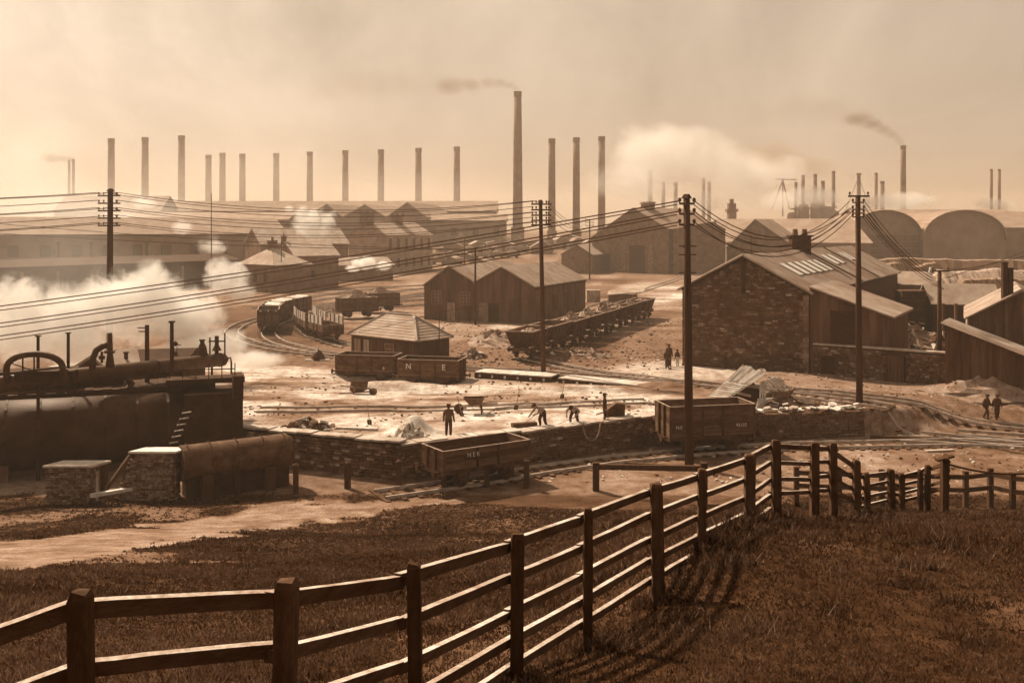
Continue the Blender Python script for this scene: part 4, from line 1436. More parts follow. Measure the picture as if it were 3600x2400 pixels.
def underframe(t, L, W, axles=(-1.35, 1.35), zf=1.0):
    MB().box((0, W / 2 - 0.25, zf - 0.14), (L, 0.12, 0.28)).build('sole_bar', m_rust, t)
    MB().box((0, -W / 2 + 0.25, zf - 0.14), (L, 0.12, 0.28)).build('sole_bar', m_rust, t)
    for s_ in (-1, 1):
        MB().box((s_ * (L / 2 - 0.05), 0, zf - 0.13), (0.14, W, 0.3)).build('headstock', m_rust, t)
        for y in (-0.85, 0.85):
            MB().tube([(s_ * L / 2, y, zf - 0.1), (s_ * (L / 2 + 0.38), y, zf - 0.1)], 0.07, 8).tube([(s_ * (L / 2 + 0.38), y, zf - 0.1), (s_ * (L / 2 + 0.43), y, zf - 0.1)], 0.2, 10).build('buffer', m_iron, t)
    for ax in axles:
        MB().tube([(ax, -0.8, 0.46), (ax, 0.8, 0.46)], 0.06, 6).build('axle', m_iron, t)
        for s_ in (-1, 1):
            w = part('wheel', WH, t, (ax, s_ * 0.74, 0.46), (0, 0, 0 if s_ < 0 else math.pi))
            part('spokes', SPK, w)
            MB().prism([(ax - 0.35, s_ * 0.98, zf - 0.25), (ax + 0.35, s_ * 0.98, zf - 0.25), (ax + 0.14, s_ * 0.98, 0.3), (ax - 0.14, s_ * 0.98, 0.3)], (0, -s_ * 0.05, 0)).build('axle_guard', m_rust, t)
            MB().box((ax, s_ * 1.02, 0.48), (0.2, 0.2, 0.26)).build('axle_box', m_iron, t)

def plank_wagon(label, loc, rz, L=5.0, W=2.3, np_=4, ph=0.27, group='plank-sided wagons', diag=True, inside=None):
    t = local_thing('plank_wagon', label, 'railway wagon', loc, rz, group)
    zf = 1.0
    underframe(t, L, W)
    MB().box((0, 0, zf + 0.04), (L - 0.02, W - 0.02, 0.08)).build('floor', m_wag_in, t)
    side = MB().box((0, 0, 0), (L, 0.06, ph - 0.012)).mesh('plank')
    side.materials.append(m_wag)
    endp = MB().box((0, 0, 0), (0.06, W - 0.12, ph - 0.012)).mesh('plank')
    endp.materials.append(m_wag)
    H = np_ * ph
    for k in range(np_):
        z = zf + 0.08 + ph * (k + 0.5)
        j = 0.004 * (k % 2)
        for s_ in (-1, 1):
            part('plank', side, t, (0, s_ * (W / 2 - 0.03 + j), z))
            part('plank', endp, t, (s_ * (L / 2 - 0.03 + j), 0, z))
    for s_ in (-1, 1):
        MB().box((0, s_ * (W / 2 - 0.03), zf + 0.08 + H + 0.012), (L + 0.04, 0.1, 0.025)).build('top_iron', m_edge, t)
        MB().box((s_ * (L / 2 - 0.03), 0, zf + 0.08 + H + 0.012), (0.1, W - 0.12, 0.025)).build('top_iron', m_edge, t)
        for x in (-0.62, 0.62):
            MB().box((x, s_ * (W / 2 + 0.03), zf + 0.05 + H / 2), (0.1, 0.07, H + 0.1)).build('stanchion', m_iron, t)
        for y in (-0.42, 0.42):
            MB().box((s_ * (L / 2 + 0.05), y, zf + 0.02 + H / 2), (0.12, 0.16, H + 0.16)).build('end_post', m_iron, t)
        for x in (-1, 1):
            MB().box((x * (L / 2 - 0.06), s_ * (W / 2 + 0.012), zf + 0.08 + H / 2), (0.16, 0.02, H)).build('corner_plate', m_rust, t)
            if diag:
                MB().bar((x * (L / 2 - 0.2), s_ * (W / 2 + 0.02), zf + 0.12 + H - 0.08), (x * 0.75, s_ * (W / 2 + 0.02), zf + 0.14), 0.03, 0.09, up=(0, 1, 0)).build('diagonal_strap', m_iron, t)
    return t, zf + 0.08 + H

def gz(x, y):
    return hz1(x, y) + 0.17

wa, _ = plank_wagon('low plank wagon standing below the corner of the retaining wall', (-1.85, 51.55, gz(-1.85, 51.55) - 0.02), R(33), 5.2, 2.3, 3, 0.3, diag=False)
text_part('N E R', wa, (-0.9, -2.3 / 2 - 0.09, 1.66), 0.3, m_letter)
wb, _ = plank_wagon('deep plank wagon numbered on its side, in front of the scrap heap', (11.4, 58.9, gz(11.4, 58.9)), R(12), 5.3, 2.4, 5, 0.33, diag=False)
text_part('N.E', wb, (-2.1, -2.4 / 2 - 0.075, 1.55), 0.27, m_letter)
text_part('95133', wb, (1.75, -2.4 / 2 - 0.075, 1.55), 0.27, m_letter)
MB().box((-0.1, -1.25, 1.52), (0.95, 0.02, 0.02)).build('painted_line', m_edge, wb)
pa, pb_ = G(1290, 1318), G(1500, 1330)
wc, _ = plank_wagon('left of two plank wagons half sunk behind the pale sand', (pa.x, pa.y + 1.2, -.7), R(-12), 5.0, 2.3, 4, 0.3)
wd, _ = plank_wagon('right of two plank wagons, marked with big white letters', (pb_.x + 0.4, pb_.y + 0.2, -.7), R(-13), 5.0, 2.3, 4, 0.3)
text_part('N', wd, (-1.55, -1.24, 1.75), 0.62, m_letter)
text_part('E', wd, (1.35, -1.24, 1.75), 0.62, m_letter)
text_part('6', wc, (1.7, -1.24, 1.3), 0.35, m_letter)

def heap(name, parent, c, rx, ry, h, mat, seed=0, n=22, m=9):
    """ragged cone of loose material"""
    r = random.Random(seed)
    vs = [(c[0] + r.uniform(-.1, .1) * rx, c[1], c[2] + h)]
    for i in range(1, m + 1):
        f = i / m
        for k in range(n):
            a_ = 2 * math.pi * k / n
            q = f * (1 + r.uniform(-.13, .13))
            vs.append((c[0] + math.cos(a_) * rx * q, c[1] + math.sin(a_) * ry * q, c[2] + h * (1 - f) ** 0.9 * (1 + r.uniform(-.25, .25)) - (0.1 if i == m else 0)))
    fs = [(0, 1 + k, 1 + (k + 1) % n) for k in range(n)]
    for i in range(m - 1):
        for k in range(n):
            k2 = (k + 1) % n
            fs.append((1 + i * n + k, 1 + (i + 1) * n + k, 1 + (i + 1) * n + k2, 1 + i * n + k2))
    return MB().add(vs, fs).build(name, mat, parent)

# hopper wagons with flared bodies in a long string
def hopper(label, loc, rz, load, seed, L=5.6, ore=False):
    t = local_thing('hopper_wagon', label, 'railway wagon', loc, rz, 'string of hopper wagons')
    underframe(t, L - 0.6, 2.2, axles=(-1.3, 1.3))
    zt, zb = 2.5, 1.1
    top = [(-L / 2, -1.3), (L / 2, -1.3), (L / 2, 1.3), (-L / 2, 1.3)]
    bot = [(-L / 2 + 0.75, -0.95), (L / 2 - 0.75, -0.95), (L / 2 - 0.75, 0.95), (-L / 2 + 0.75, 0.95)]
    for k in range(4):
        k2 = (k + 1) % 4
        a3, b3 = Vector((*top[k], zt)), Vector((*top[k2], zt))
        c3, d3 = Vector((*bot[k2], zb)), Vector((*bot[k], zb))
        n3 = (b3 - a3).cross(c3 - b3).normalized()
        MB().prism([a3, b3, c3, d3], n3 * 0.06).build('side_panel' if k % 2 == 0 else 'end_panel', m_wag, t)
        MB().bar(a3, b3, 0.14, 0.1).build('top_rim', m_edge, t)
        nr = 5 if k % 2 == 0 else 3
        for j in range(nr):
            f = (j + 0.5) / nr
            p, q_ = a3.lerp(b3, f), d3.lerp(c3, f)
            outn = Vector((0, -1, 0)) if k == 0 else Vector((1, 0, 0)) if k == 1 else Vector((0, 1, 0)) if k == 2 else Vector((-1, 0, 0))
            MB().bar(p + outn * 0.05, q_ + outn * 0.05, 0.09, 0.08).build('rib', m_rust, t)
    MB().box((0, 0, zb + 0.05), (L - 1.5, 1.9, 0.1)).build('floor', m_wag_in, t)
    if load:
        heap('load', t, (0, 0, zt - 0.45), L / 2 - 0.3, 1.15, 0.45 + load, m_ore if ore else m_coal, seed)
    return t

h0 = G(1858, 1262)
h1 = G(2300, 1104)
hd_ = (h1 - h0).normalized()
hl = (h1 - h0).length
nh = int(hl / 6.1)
place = ['nearest to the tall pole, heaped with pale ore', 'second from the near end', 'third from the near end', 'fourth from the near end', 'fifth from the near end', 'sixth from the near end', 'seventh from the near end', 'eighth and farthest of the string', 'ninth', 'tenth']
loads = [0.1, 0, 0.75, 0.7, 0.9, 0.2, 0.25, 0.2, 0.2, 0.2]
for k in range(nh):
    p = h0 + hd_ * (0.2 + k * 6.1)
    lab = 'hopper wagon ' + (place[k] if k < nh - 1 else 'at the far end of the string, nearest the pale ground')
    hopper(lab, (p.x, p.y, hz1(p.x, p.y) + 0.1), math.atan2(hd_.y, hd_.x), loads[k % 10], k, ore=(k == 0))

# end-on wagon string on the left-hand curve and slatted wagons
tb = spline(gp([(1560, 1048), (1250, 1075), (1010, 1125), (948, 1160), (955, 1192)]), 0.5)[::-1]
def along(poly, s_):
    acc = 0
    for i in range(len(poly) - 1):
        d = (poly[i + 1] - poly[i]).length
        if acc + d >= s_:
            return poly[i].lerp(poly[i + 1], (s_ - acc) / d), (poly[i + 1] - poly[i]).normalized()
        acc += d
    return poly[-1], (poly[-1] - poly[-2]).normalized()
for k in range(4):
    p, d = along(tb, 8.0 + 6.0 * k)
    w_, zt_ = plank_wagon(['end-on plank wagon leading the string round the left-hand curve', 'second wagon of the string round the left-hand curve', 'third wagon of the string round the left-hand curve',
                           'last wagon of the string round the left-hand curve'][k], (p.x, p.y, gz(p.x, p.y)), math.atan2(d.y, d.x), 5.2, 2.4, 5, 0.3, group='wagons on the left-hand curve', diag=False)
    if k:
        for j in range(9):
            MB().par((-2.4 + 0.55 * j, -1.1 + 0.1 * (j % 3), zt_ - 0.1), (0.35, 0.1, 0.05), (-0.1, 1.6, 0.1), (0, 0, 0.12)).build('timber', m_slab, w_)
    else:
        for j in range(5):
            MB().box((-2.62, -0.85 + 0.42 * j, 2.45), (0.04, 0.2, 0.16)).build('white_mark', m_paint, w_)
tc = spline(gp([(1600, 1062), (1250, 1092), (1110, 1114), (1068, 1142), (1085, 1172), (1140, 1196), (1230, 1222)]), 0.5)[::-1]
for k in range(3):
    p, d = along(tc, 7.0 + 6.0 * k)
    w_, zt_ = plank_wagon(['slatted wagon nearest the hip-roofed hut on the inner curve', 'slatted wagon with pale side boards in the middle of the inner curve', 'slatted wagon farthest along the inner curve'][k],
                          (p.x, p.y, gz(p.x, p.y)), math.atan2(d.y, d.x), 5.0, 2.3, 2, 0.3, group='slatted wagons on the inner curve', diag=False)
    for j in range(11):
        for s_ in (-1, 1):
            MB().box((-2.3 + 0.46 * j, s_ * 1.12, zt_ + 0.42), (0.3, 0.05, 0.9)).build('slat', m_slab if (j % 3) else m_wag, w_)
# heaped wagons beyond the curve
for k, (px, py) in enumerate(((1255, 1118), (1335, 1098))):
    q_ = G(px, py)
    w_, zt_ = plank_wagon(['wagon piled high with pale scrap left of the twin-gabled shed', 'wagon piled with dark scrap next to the twin-gabled shed'][k], (q_.x, q_.y, gz(q_.x, q_.y)), R(28), 5.2, 2.3, 5, 0.3, group='scrap wagons', diag=False)
    heap('load', w_, (0, 0, zt_ - 0.3), 2.4, 1.05, 1.2, m_ore if k == 0 else m_coal, 40 + k, 16, 6)

# low platforms in front of the middle pole
m_plat = M('pale_platform_boards', 0.55, var=0.2, scale=1.5, rnd=0.15)
for k, (pa_, pb2) in enumerate((((1668, 1328), (1938, 1346)), ((1962, 1350), (2258, 1380)))):
    a_, b_ = G(*pa_), G(*pb2)
    d = (b_ - a_)
    n_ = Vector((-d.y, d.x, 0)).normalized()
    t = world_thing('low_platform', ['low timber platform left of the middle pole', 'low timber platform right of the middle pole'][k], 'platform', (a_ + b_) / 2)
    nb = 14
    for j in range(nb):
        MB().par(Zv(a_ + d * (j / nb), 0.42 + 0.01 * (j % 2)), d * (0.97 / nb), n_ * 1.9, Vector((0, 0, 0.08))).build('plank', m_plat, t)
    MB().par(Zv(a_, -0.2), d, n_ * 0.25, Vector((0, 0, 0.6))).build('beam', m_dark, t)
    MB().par(Zv(a_ + n_ * 1.6, -0.2), d, n_ * 0.25, Vector((0, 0, 0.6))).build('beam', m_dark, t)
    for j in range(6):
        MB().par(Zv(a_ + d * (j / 6 + 0.06) - n_ * 0.06, 0.1), d.normalized() * 0.16, n_ * 0.08, Vector((0, 0, 0.22))).build('bolt_plate', m_slab, t)
# ------------------------------------------------------------------ telegraph poles and wires
m_pole = M('creosoted_pole', 0.028, var=0.35, scale=1.2, stretch=(3, 3, 0.3))
m_wire = M('dark_wire', 0.03, var=0.1, scale=1)
m_ins = M('glazed_insulator', 0.04, var=0.2, scale=4, rough=0.3, spec=0.5)
INS = MB().tube([(0, 0, 0), (0, 0, 0.05), (0, 0, 0.1), (0, 0, 0.2), (0, 0, 0.24)], [0.03, 0.03, 0.075, 0.07, 0.02], 8).mesh('insulator')
INS.materials.append(m_ins)

def wire(parent, a, b, sag, r=0.022, n=14):
    a, b = Vector(a), Vector(b)
    pts = []
    for i in range(n + 1):
        f = i / n
        p = a.lerp(b, f)
        p.z -= sag * 4 * f * (1 - f)
        pts.append(p)
    return MB().tube(pts, r, 4).build('wire', m_wire, parent)

def pole(label, px, ybase, ytop, D=None, w=0.32, arms=(), cap=True, lean=0.0, z0=None, rz=0.0, ins=(-0.75, -0.4, 0.4, 0.75)):
    """arms: rows of the crossarms in the photograph"""
    if D is None:
        b = on_ground(px, ybase)
    else:
        x = (px - 1800) / F * D
        b = Vector((x, D, hz1(x, D)))
    D = b.y
    zt = CAMH - (ytop - HZ) / F * D
    t = world_thing('telegraph_pole', label, 'pole', b, 'telegraph poles')
    MB().tube([b - Vector((0, 0, .5)), b.lerp(Vector((b.x + lean, b.y, zt)), .5), (b.x + lean, b.y, zt)], [w / 2, w * .43, w * .36], 14).build('shaft', m_pole, t, smooth=True)
    if cap:
        MB().tube([(b.x + lean, D, zt - 0.12), (b.x + lean, D, zt + 0.12)], [w * 0.62, w * 0.3], 4).build('cap', m_pole, t)
    U = Vector((math.cos(rz), math.sin(rz), 0))
    N = Vector((U.y, -U.x, 0))
    pts = []
    for ya in arms:
        z = CAMH - (ya - HZ) / F * D
        c = Vector((b.x + lean * .9, D, z)) + N * w * 0.4
        half = max(abs(min(ins)), max(ins)) + 0.1
        arm = MB().bar(c - U * (half if min(ins) < 0 else 0), c + U * (half if max(ins) > 0 else 0), 0.1, 0.12).build('crossarm', m_pole, t)
        rowp = []
        for x in ins:
            q = c + U * x + Vector((0, 0, 0.06))
            o = part('insulator', INS, arm, q - off_of(t))
            rowp.append(q + Vector((0, 0, 0.2)))
        pts.append(rowp)
    return t, b, zt, pts

near = pole('thick near telegraph pole beside the deep plank wagon', 2424, 1640, 690, w=0.5, arms=(), lean=-0.16)
nt, nb_, nz, _ = near
D0 = nb_.y
nl, nr_ = [], []
for ya in (716, 752, 790):
    z = CAMH - (ya - HZ) / F * D0
    c = Vector((nb_.x - 0.15, D0, z))
    arm = MB().bar(c - Vector((.42, 0, 0)), c + Vector((.42, 0, 0)), 0.12, 0.12).build('bracket', m_iron, nt)
    for s_ in (-1, 1):
        for dz in (0.0,):
            part('insulator', INS, arm, c + Vector((s_ * 0.4, -0.04, 0.02)) - off_of(nt), (0, 0, 0), (1.3, 1.3, 1.3))
        (nl if s_ < 0 else nr_).append(c + Vector((s_ * 0.42, 0, 0.15)))
for ya in (865, 895, 958):
    z = CAMH - (ya - HZ) / F * D0
    MB().bar((nb_.x - 0.6, D0 - 0.1, z), (nb_.x + 0.35, D0 - 0.1, z), 0.06, 0.06).build('step_iron', m_iron, nt)
mid = pole('tall telegraph pole with five crossarms by the low platforms', 1911, 1326, 708, w=0.42, arms=(718, 738, 757, 775, 791), rz=R(12), lean=-0.25, ins=(-0.72, -0.42, 0.42, 0.62))
lef = pole('telegraph pole with five crossarms rising from the steam at the left', 384, 1100, 668, D=84, w=0.62, arms=(688, 715, 741, 767, 793), lean=0.1, ins=(-0.85, -0.45, 0.6, 0.68))
rgt_ = pole('telegraph pole standing on the road in front of the yard wall', 3022, 1415, 692, w=0.44, arms=(690,), lean=-0.12, ins=(-0.6, 0.6), cap=False)
rt, rbs, rz_, _ = rgt_
rl, rr_ = [], []
for ya in (712, 736, 750, 763):
    z = CAMH - (ya - HZ) / F * rbs.y
    c = Vector((rbs.x - 0.1, rbs.y, z))
    arm = MB().bar(c - Vector((.38, 0, 0)), c + Vector((.38, 0, 0)), 0.08, 0.08).build('bracket', m_iron, rt)
    for s_ in (-1, 1):
        part('insulator', INS, arm, c + Vector((s_ * 0.36, -0.04, 0.0)) - off_of(rt), (0, 0, 0), (1.1, 1.1, 1.1))
    rl.append(c + Vector((-.4, 0, 0.1)))
    rr_.append(c + Vector((.4, 0, 0.1)))
low = pole('short pole with a lamp arm behind the yard wall at the right', 3303, 1300, 950, D=78, w=0.4, arms=(952,), cap=False, ins=(-0.6, 0.6))
lt_, lb_, lz_, _ = low
MB().tube([(lb_.x - 0.65, lb_.y, lz_ - 0.25), (lb_.x - 0.65, lb_.y, lz_ + 0.25)], [0.26, 0.12], 10).build('lamp', m_paint, lt_)
thin1 = pole('thin pole rising in front of the twin-gabled shed', 1671, 1138, 872, D=123, w=0.3, arms=(884,), rz=R(5), ins=(-0.8, 0.8))
thin2 = pole('small far telegraph pole left of the great shed', 2073, 890, 770, D=230, w=0.4, arms=(772, 782, 793), cap=False, ins=(-0.9, 0.9))
thin3 = pole('thin pole beside the right eave of the hip-roofed hut', 1544, 1240, 1093, D=84, w=0.1, arms=(), cap=False)
thin4 = pole('small far pole over the roof of the stone workshop', 2640, 900, 828, D=190, w=0.35, arms=(840, 850), cap=False, ins=(-0.9, 0.9))
thin5 = pole('thin far mast left of the office block chimneys', 743, 900, 680, D=200, w=0.22, arms=(), cap=False)
thin6 = pole('thin far mast over the cottages', 989, 940, 840, D=185, w=0.2, arms=(), cap=False)
thin7 = pole('thin far mast right of the office block', 1633, 930, 835, D=270, w=0.4, arms=(), cap=False)

# wires: three pairs leave the near pole to the left, two levels on to the right pole
lefts = [P(-420, 1128, 62), P(-420, 1192, 62), P(-420, 1238, 62)]
for k in range(3):
    wire(nt, nl[k], lefts[k], 0.35, 0.034)
    wire(nt, nl[k] + Vector((0, 0.7, -0.18)), lefts[k] + Vector((0, 0.5, -0.28)), 0.35, 0.03)
for k in range(3):
    wire(nt, nr_[k], rl[min(k + 1, 3)], 2.0 + 0.15 * k, 0.03)
    wire(nt, nr_[k] + Vector((0, .6, -.12)), rl[k] + Vector((0, .5, 0)), 2.3 - 0.1 * k, 0.026)
lowat = Vector((lb_.x, lb_.y, lz_ - 0.1))
for k in range(4):
    wire(rt, rr_[k], lowat + Vector((-0.5 + 0.25 * k, 0, -0.1 - 0.4 * k)), 0.5, 0.026)
    wire(rt, rr_[k] + Vector((0, .5, 0)), lowat + Vector((-0.4 + 0.3 * k, 0.4, -0.2 - 0.4 * k)), 0.7, 0.022)
for k in range(5):
    for j in (0, 2):
        if (k, j) in ((1, 2), (3, 0)):
            continue
        wire(lef[0], lef[3][k][j], lef[3][k][j] + Vector((-26, -2, -0.9 - 0.1 * k)), 0.25, 0.03)
    wire(lef[0], lef[3][k][3], mid[3][k][0], 1.1, 0.026)
    if k % 2 == 0:
        wire(lef[0], lef[3][k][1] + Vector((0, .3, 0)), mid[3][k][1], 1.3, 0.024)
wire(thin1[0], thin1[3][0][0], P(-300, 760, 95), 0.6, 0.03)
wire(thin1[0], thin1[3][0][1], P(-300, 800, 95), 0.6, 0.03)
for k in range(2):
    wire(mid[0], mid[3][k * 2][2], thin2[3][k][0], 1.5, 0.03)
    wire(mid[0], mid[3][k * 2 + 1][3], thin2[3][k + 1][1], 1.9, 0.03)
wire(lt_, lowat + Vector((0.5, 0, 0)), P(3800, 830, 110), 0.5, 0.028)
wire(lt_, lowat + Vector((0.5, 0, -0.5)), P(3800, 790, 150), 0.5, 0.028)
wire(thin3[0], P(1544, 1095, 84), P(1100, 1190, 88), 0.3, 0.02)
wire(thin3[0], P(1544, 1095, 84), P(2000, 1010, 100), 0.3, 0.02)

# ------------------------------------------------------------------ the paddock fence on the hill
m_rail_wood = M('weathered_rail', 0.036, var=0.35, scale=2.5, stretch=(1, 1, 6), rnd=0.2, fine=0.25)
m_rail_top = M('painted_sunlit_rail_top', 0.42, var=0.35, scale=2.5, stretch=(1, 1, 6), rnd=0.2, fine=0.3)  # paler copy of the rail wood, painting sunlight onto the top faces
m_post_wood = M('weathered_post', 0.03, var=0.35, scale=3, stretch=(4, 4, 0.7), rnd=0.25, fine=0.25)
fence = world_thing('paddock_fence', 'dark weathered post-and-rail fence winding down the grassy hill', 'fence', (2, 14, 7))
# posts: column, row of the top, distance, width in metres, side the rails pass
FP = [(-420, 2318, 4.9, .15), (285, 2086, 5.25, .10), (1006, 2046, 5.75, .12), (1452, 1985, 7.2, .09), (1820, 1878, 9.4, .125), (2068, 1790, 11.0, .10), (2306, 1700, 13.0, .15), (2470, 1650, 15.0, .12),
      (2636, 1597, 17.0, .17), (2727, 1548, 18.6, .15), (2864, 1556, 20.0, .155), (2929, 1558, 20.6, .14), (3011, 1616, 23.0, .15), (3046, 1662, 25.0, .13), (3132, 1650, 27.0, .16),
      (3170, 1666, 28.0, .14), (3236, 1652, 28.2, .13), (3262, 1636, 28.2, .14), (3322, 1612, 27.2, .18)]
tops = []
for i, (px, py, D, w) in enumerate(FP):
    tp = P(px, py, D)
    gzv = hz1(tp.x, tp.y)
    r9 = random.Random(900 + i)
    jj = lambda a=.008: r9.uniform(-a, a)
    lx, ly = r9.uniform(-.03, .03), r9.uniform(-.03, .03)
    pv, zs_ = [], [gzv - .4, gzv + (tp.z - gzv) * .5, tp.z - .02]
    for q9, zz9 in enumerate(zs_):
        f9 = q9 / 2 - 1
        for sx9, sy9 in ((-1, -1), (1, -1), (1, 1), (-1, 1)):
            pv.append((tp.x + sx9 * w / 2 + jj() - lx * f9 * -1, tp.y + sy9 * w / 2 + jj() - ly * f9 * -1, zz9 + (jj(.012) if q9 == 2 else 0)))
    for sx9, sy9 in ((-1, -1), (1, -1), (1, 1), (-1, 1)):
        pv.append((tp.x + sx9 * w * .36, tp.y + sy9 * w * .36, tp.z + .012 + jj(.012)))
    pf = [(a9 * 4 + b9, a9 * 4 + (b9 + 1) % 4, a9 * 4 + 4 + (b9 + 1) % 4, a9 * 4 + 4 + b9) for a9 in range(3) for b9 in range(4)] + [(12, 13, 14, 15)]
    MB().add(pv, pf).build('post', m_post_wood, fence)
    tops.append(tp)
# rails pass from post to post, each its own board, a little bowed
RAILS = [0.10, 0.42, 0.74, 1.02, 1.28]
for i in range(len(FP) - 1):
    a, b = tops[i], tops[i + 1]
    da, db = FP[i][2], FP[i + 1][2]
    d = (b - a)
    s_ = d.cross(Vector((0, 0, 1))).normalized()
    oa_ = s_ * -0.11
    for j, dz in enumerate(RAILS):
        if j == 4 and i >= 9:
            continue
        f = 1.0 if i < 8 else max(0.72, 1.0 - 0.035 * (i - 8))
        jit = random.uniform(-.02, .02)
        p0 = a - Vector((0, 0, dz * f + 0.02)) + oa_ - d * 0.01
        p1 = b - Vector((0, 0, dz * f + 0.02 + jit)) + oa_ + d * 0.01
        hgt_ = 0.095 if j == 0 else 0.08
        nn9 = 6
        rv, rf = [], []
        bow, r9 = random.uniform(-.004, .008), random.Random(i * 7 + j)
        for q9 in range(nn9 + 1):
            f9 = q9 / nn9
            pc = p0.lerp(p1, f9) - Vector((0, 0, bow * 4 * f9 * (1 - f9) + r9.uniform(-.0015, .0015)))
            hh9 = hgt_ / 2 * (1 + r9.uniform(-.03, .03))
            for so, uo in ((-1, -1), (1, -1), (1, 1), (-1, 1)):
                rv.append(pc + s_ * (.03 * so + r9.uniform(-.003, .003)) + Vector((0, 0, hh9 * uo)))
        for q9 in range(nn9):
            for b9 in range(4):
                rf.append((q9 * 4 + b9, q9 * 4 + (b9 + 1) % 4, q9 * 4 + 4 + (b9 + 1) % 4, q9 * 4 + 4 + b9))
        rf += [(3, 2, 1, 0), (nn9 * 4, nn9 * 4 + 1, nn9 * 4 + 2, nn9 * 4 + 3)]
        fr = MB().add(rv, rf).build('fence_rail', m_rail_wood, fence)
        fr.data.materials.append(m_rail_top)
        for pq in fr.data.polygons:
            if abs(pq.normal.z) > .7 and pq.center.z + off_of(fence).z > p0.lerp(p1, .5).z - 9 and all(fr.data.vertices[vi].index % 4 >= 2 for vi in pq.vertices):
                pq.material_index = 1  # top faces take the painted sunlight colour
# stub rails and cap on the gate post
tp = tops[-1]
MB().par(Vector((tp.x - .32, tp.y - .3, tp.z - .02)), (0.5, 0.1, .1), (0, .2, 0), (0, 0, .05)).par(Vector((tp.x - .1, tp.y - .45, tp.z + .06)), (0.2, 0.5, .02), (-.1, .04, 0), (0, 0, .05)).build('post_cap', m_post_wood, fence)
rp_ = tops[-1] - Vector((0, 0, 0.12))
rope = world_thing('sagging_rope', 'dark rope sagging from the last paddock fence post towards the right edge', 'rope', rp_)
pts = []
e_ = P(3760, 1635, 30)
for i in range(13):
    f = i / 12
    p = rp_.lerp(e_, f)
    p.z -= 0.28 * 4 * f * (1 - f)
    pts.append(p)
MB().tube(pts, 0.03, 6).build('strand', m_wire, rope)

# ------------------------------------------------------------------ lower boundary: posts, beam and rails at the foot of the hill
bp = [(365, 1742, 1625, 'first'), (612, 1748, 1600, 'second'), (835, 1738, 1620, 'third'), (1040, 1735, 1632, 'fourth'), (1222, 1716, 1625, 'fifth'), (1402, 1714, 1620, 'sixth'), (1562, 1712, 1622, 'seventh'), (1712, 1710, 1630, 'eighth'), (1851, 1714, 1618, 'last')]
for px, yb, yt, nme in bp:
    D = (CAMH - ZF) * F / (yb - HZ)
    D = min(max(D, 47.5), 51)
    x = (px - 1800) / F * D
    z0 = hz1(x, D)
    zt = CAMH - (yt - HZ) / F * D
    t = world_thing('boundary_post', nme + ' of the row of stout short posts below the works wall, counted from the left', 'post', (x, D, z0), 'stout posts along the foot of the hill')
    MB().box((x, D, (z0 + zt) / 2 - .15), (0.27, 0.25, zt - z0 + .3), R(random.uniform(-12, 12))).build('shaft', m_post_wood, t)
    MB().tube([(x, D, zt - .02), (x, D, zt + .05)], [.16, .07], 4).build('weathered_top', m_post_wood, t)
bm = world_thing('barrier_beam', 'long dark timber beam lying level at the foot of the hill, left of the tall near pole', 'barrier', G(2280, 1660, ZF))
za = P(2095, 1640, 50)
zb_ = P(2480, 1646, 47)
MB().bar(za, zb_, 0.22, 0.26).build('beam', m_post_wood, bm)
for px, D in ((2095, 50), (2474, 47)):
    x = (px - 1800) / F * D
    z0 = hz1(x, D)
    MB().box((x, D, (P(px, 1625, D).z + z0) / 2 - .1), (0.32, 0.32, P(px, 1625, D).z - z0 + .2)).build('post', m_post_wood, bm)
lf = world_thing('lower_fence', 'low dark rail fence at the foot of the hill near the right edge', 'fence', G(3400, 1735, ZF))
lp = [(2800, 1640, 46.5), (2950, 1645, 46.5), (3100, 1650, 46.5), (3395, 1655, 46), (3482, 1645, 46), (3560, 1660, 45), (3660, 1665, 44)]
lt2 = []
for px, py, D in lp:
    tp = P(px, py, D)
    z0 = hz1(tp.x, tp.y)
    MB().box((tp.x, tp.y, (tp.z + z0) / 2 - .15), (0.22, 0.2, tp.z - z0 + .3)).build('post', m_post_wood, lf)
    lt2.append(tp)
for i in range(len(lt2) - 1):
    for dz in (0.25, 0.85):
        MB().bar(lt2[i] - Vector((0, 0.12, dz)), lt2[i + 1] - Vector((0, 0.12, dz)), 0.1, 0.2).build('fence_rail', m_rail_wood, lf)
# ------------------------------------------------------------------ boiler plant at the left
m_boil = M('sooty_boiler_plate', 0.022, var=0.4, scale=0.8, rough=0.6, spec=0.4)
m_pipe = M('sooty_pipe', 0.032, var=0.4, scale=1.2, rough=0.55, spec=0.4)
def ring(parent, c, d, r, name='flange', w=0.12, mat=None):
    c, d = Vector(c), Vector(d).normalized()
    return MB().tube([c - d * w / 2, c + d * w / 2], r, 20).build(name, mat or m_pipe, parent)

bl = world_thing('boiler', 'huge sooty horizontal boiler drum at the left, with rungs up its end tower', 'boiler', (-20, 46, ZF))
b0_, b1_ = P(-220, 1545, 51.5), P(690, 1490, 56.5)
ax_ = (b1_ - b0_)
MB().tube([b0_, b1_], 1.85, 36).build('shell', m_boil, bl, smooth=True)
for k in range(9):
    ring(bl, b0_ + ax_ * (k / 8.0), ax_, 1.885, 'plate_seam', 0.14, m_boil)
for k in range(3):
    c = b0_ + ax_ * (0.2 + 0.3 * k)
    MB().box((c.x, c.y, (c.z - 1.3 + ZF) / 2), (1.6, 2.6, c.z - 1.3 - ZF + .4), math.atan2(ax_.y, ax_.x)).build('saddle', m_brick, bl)
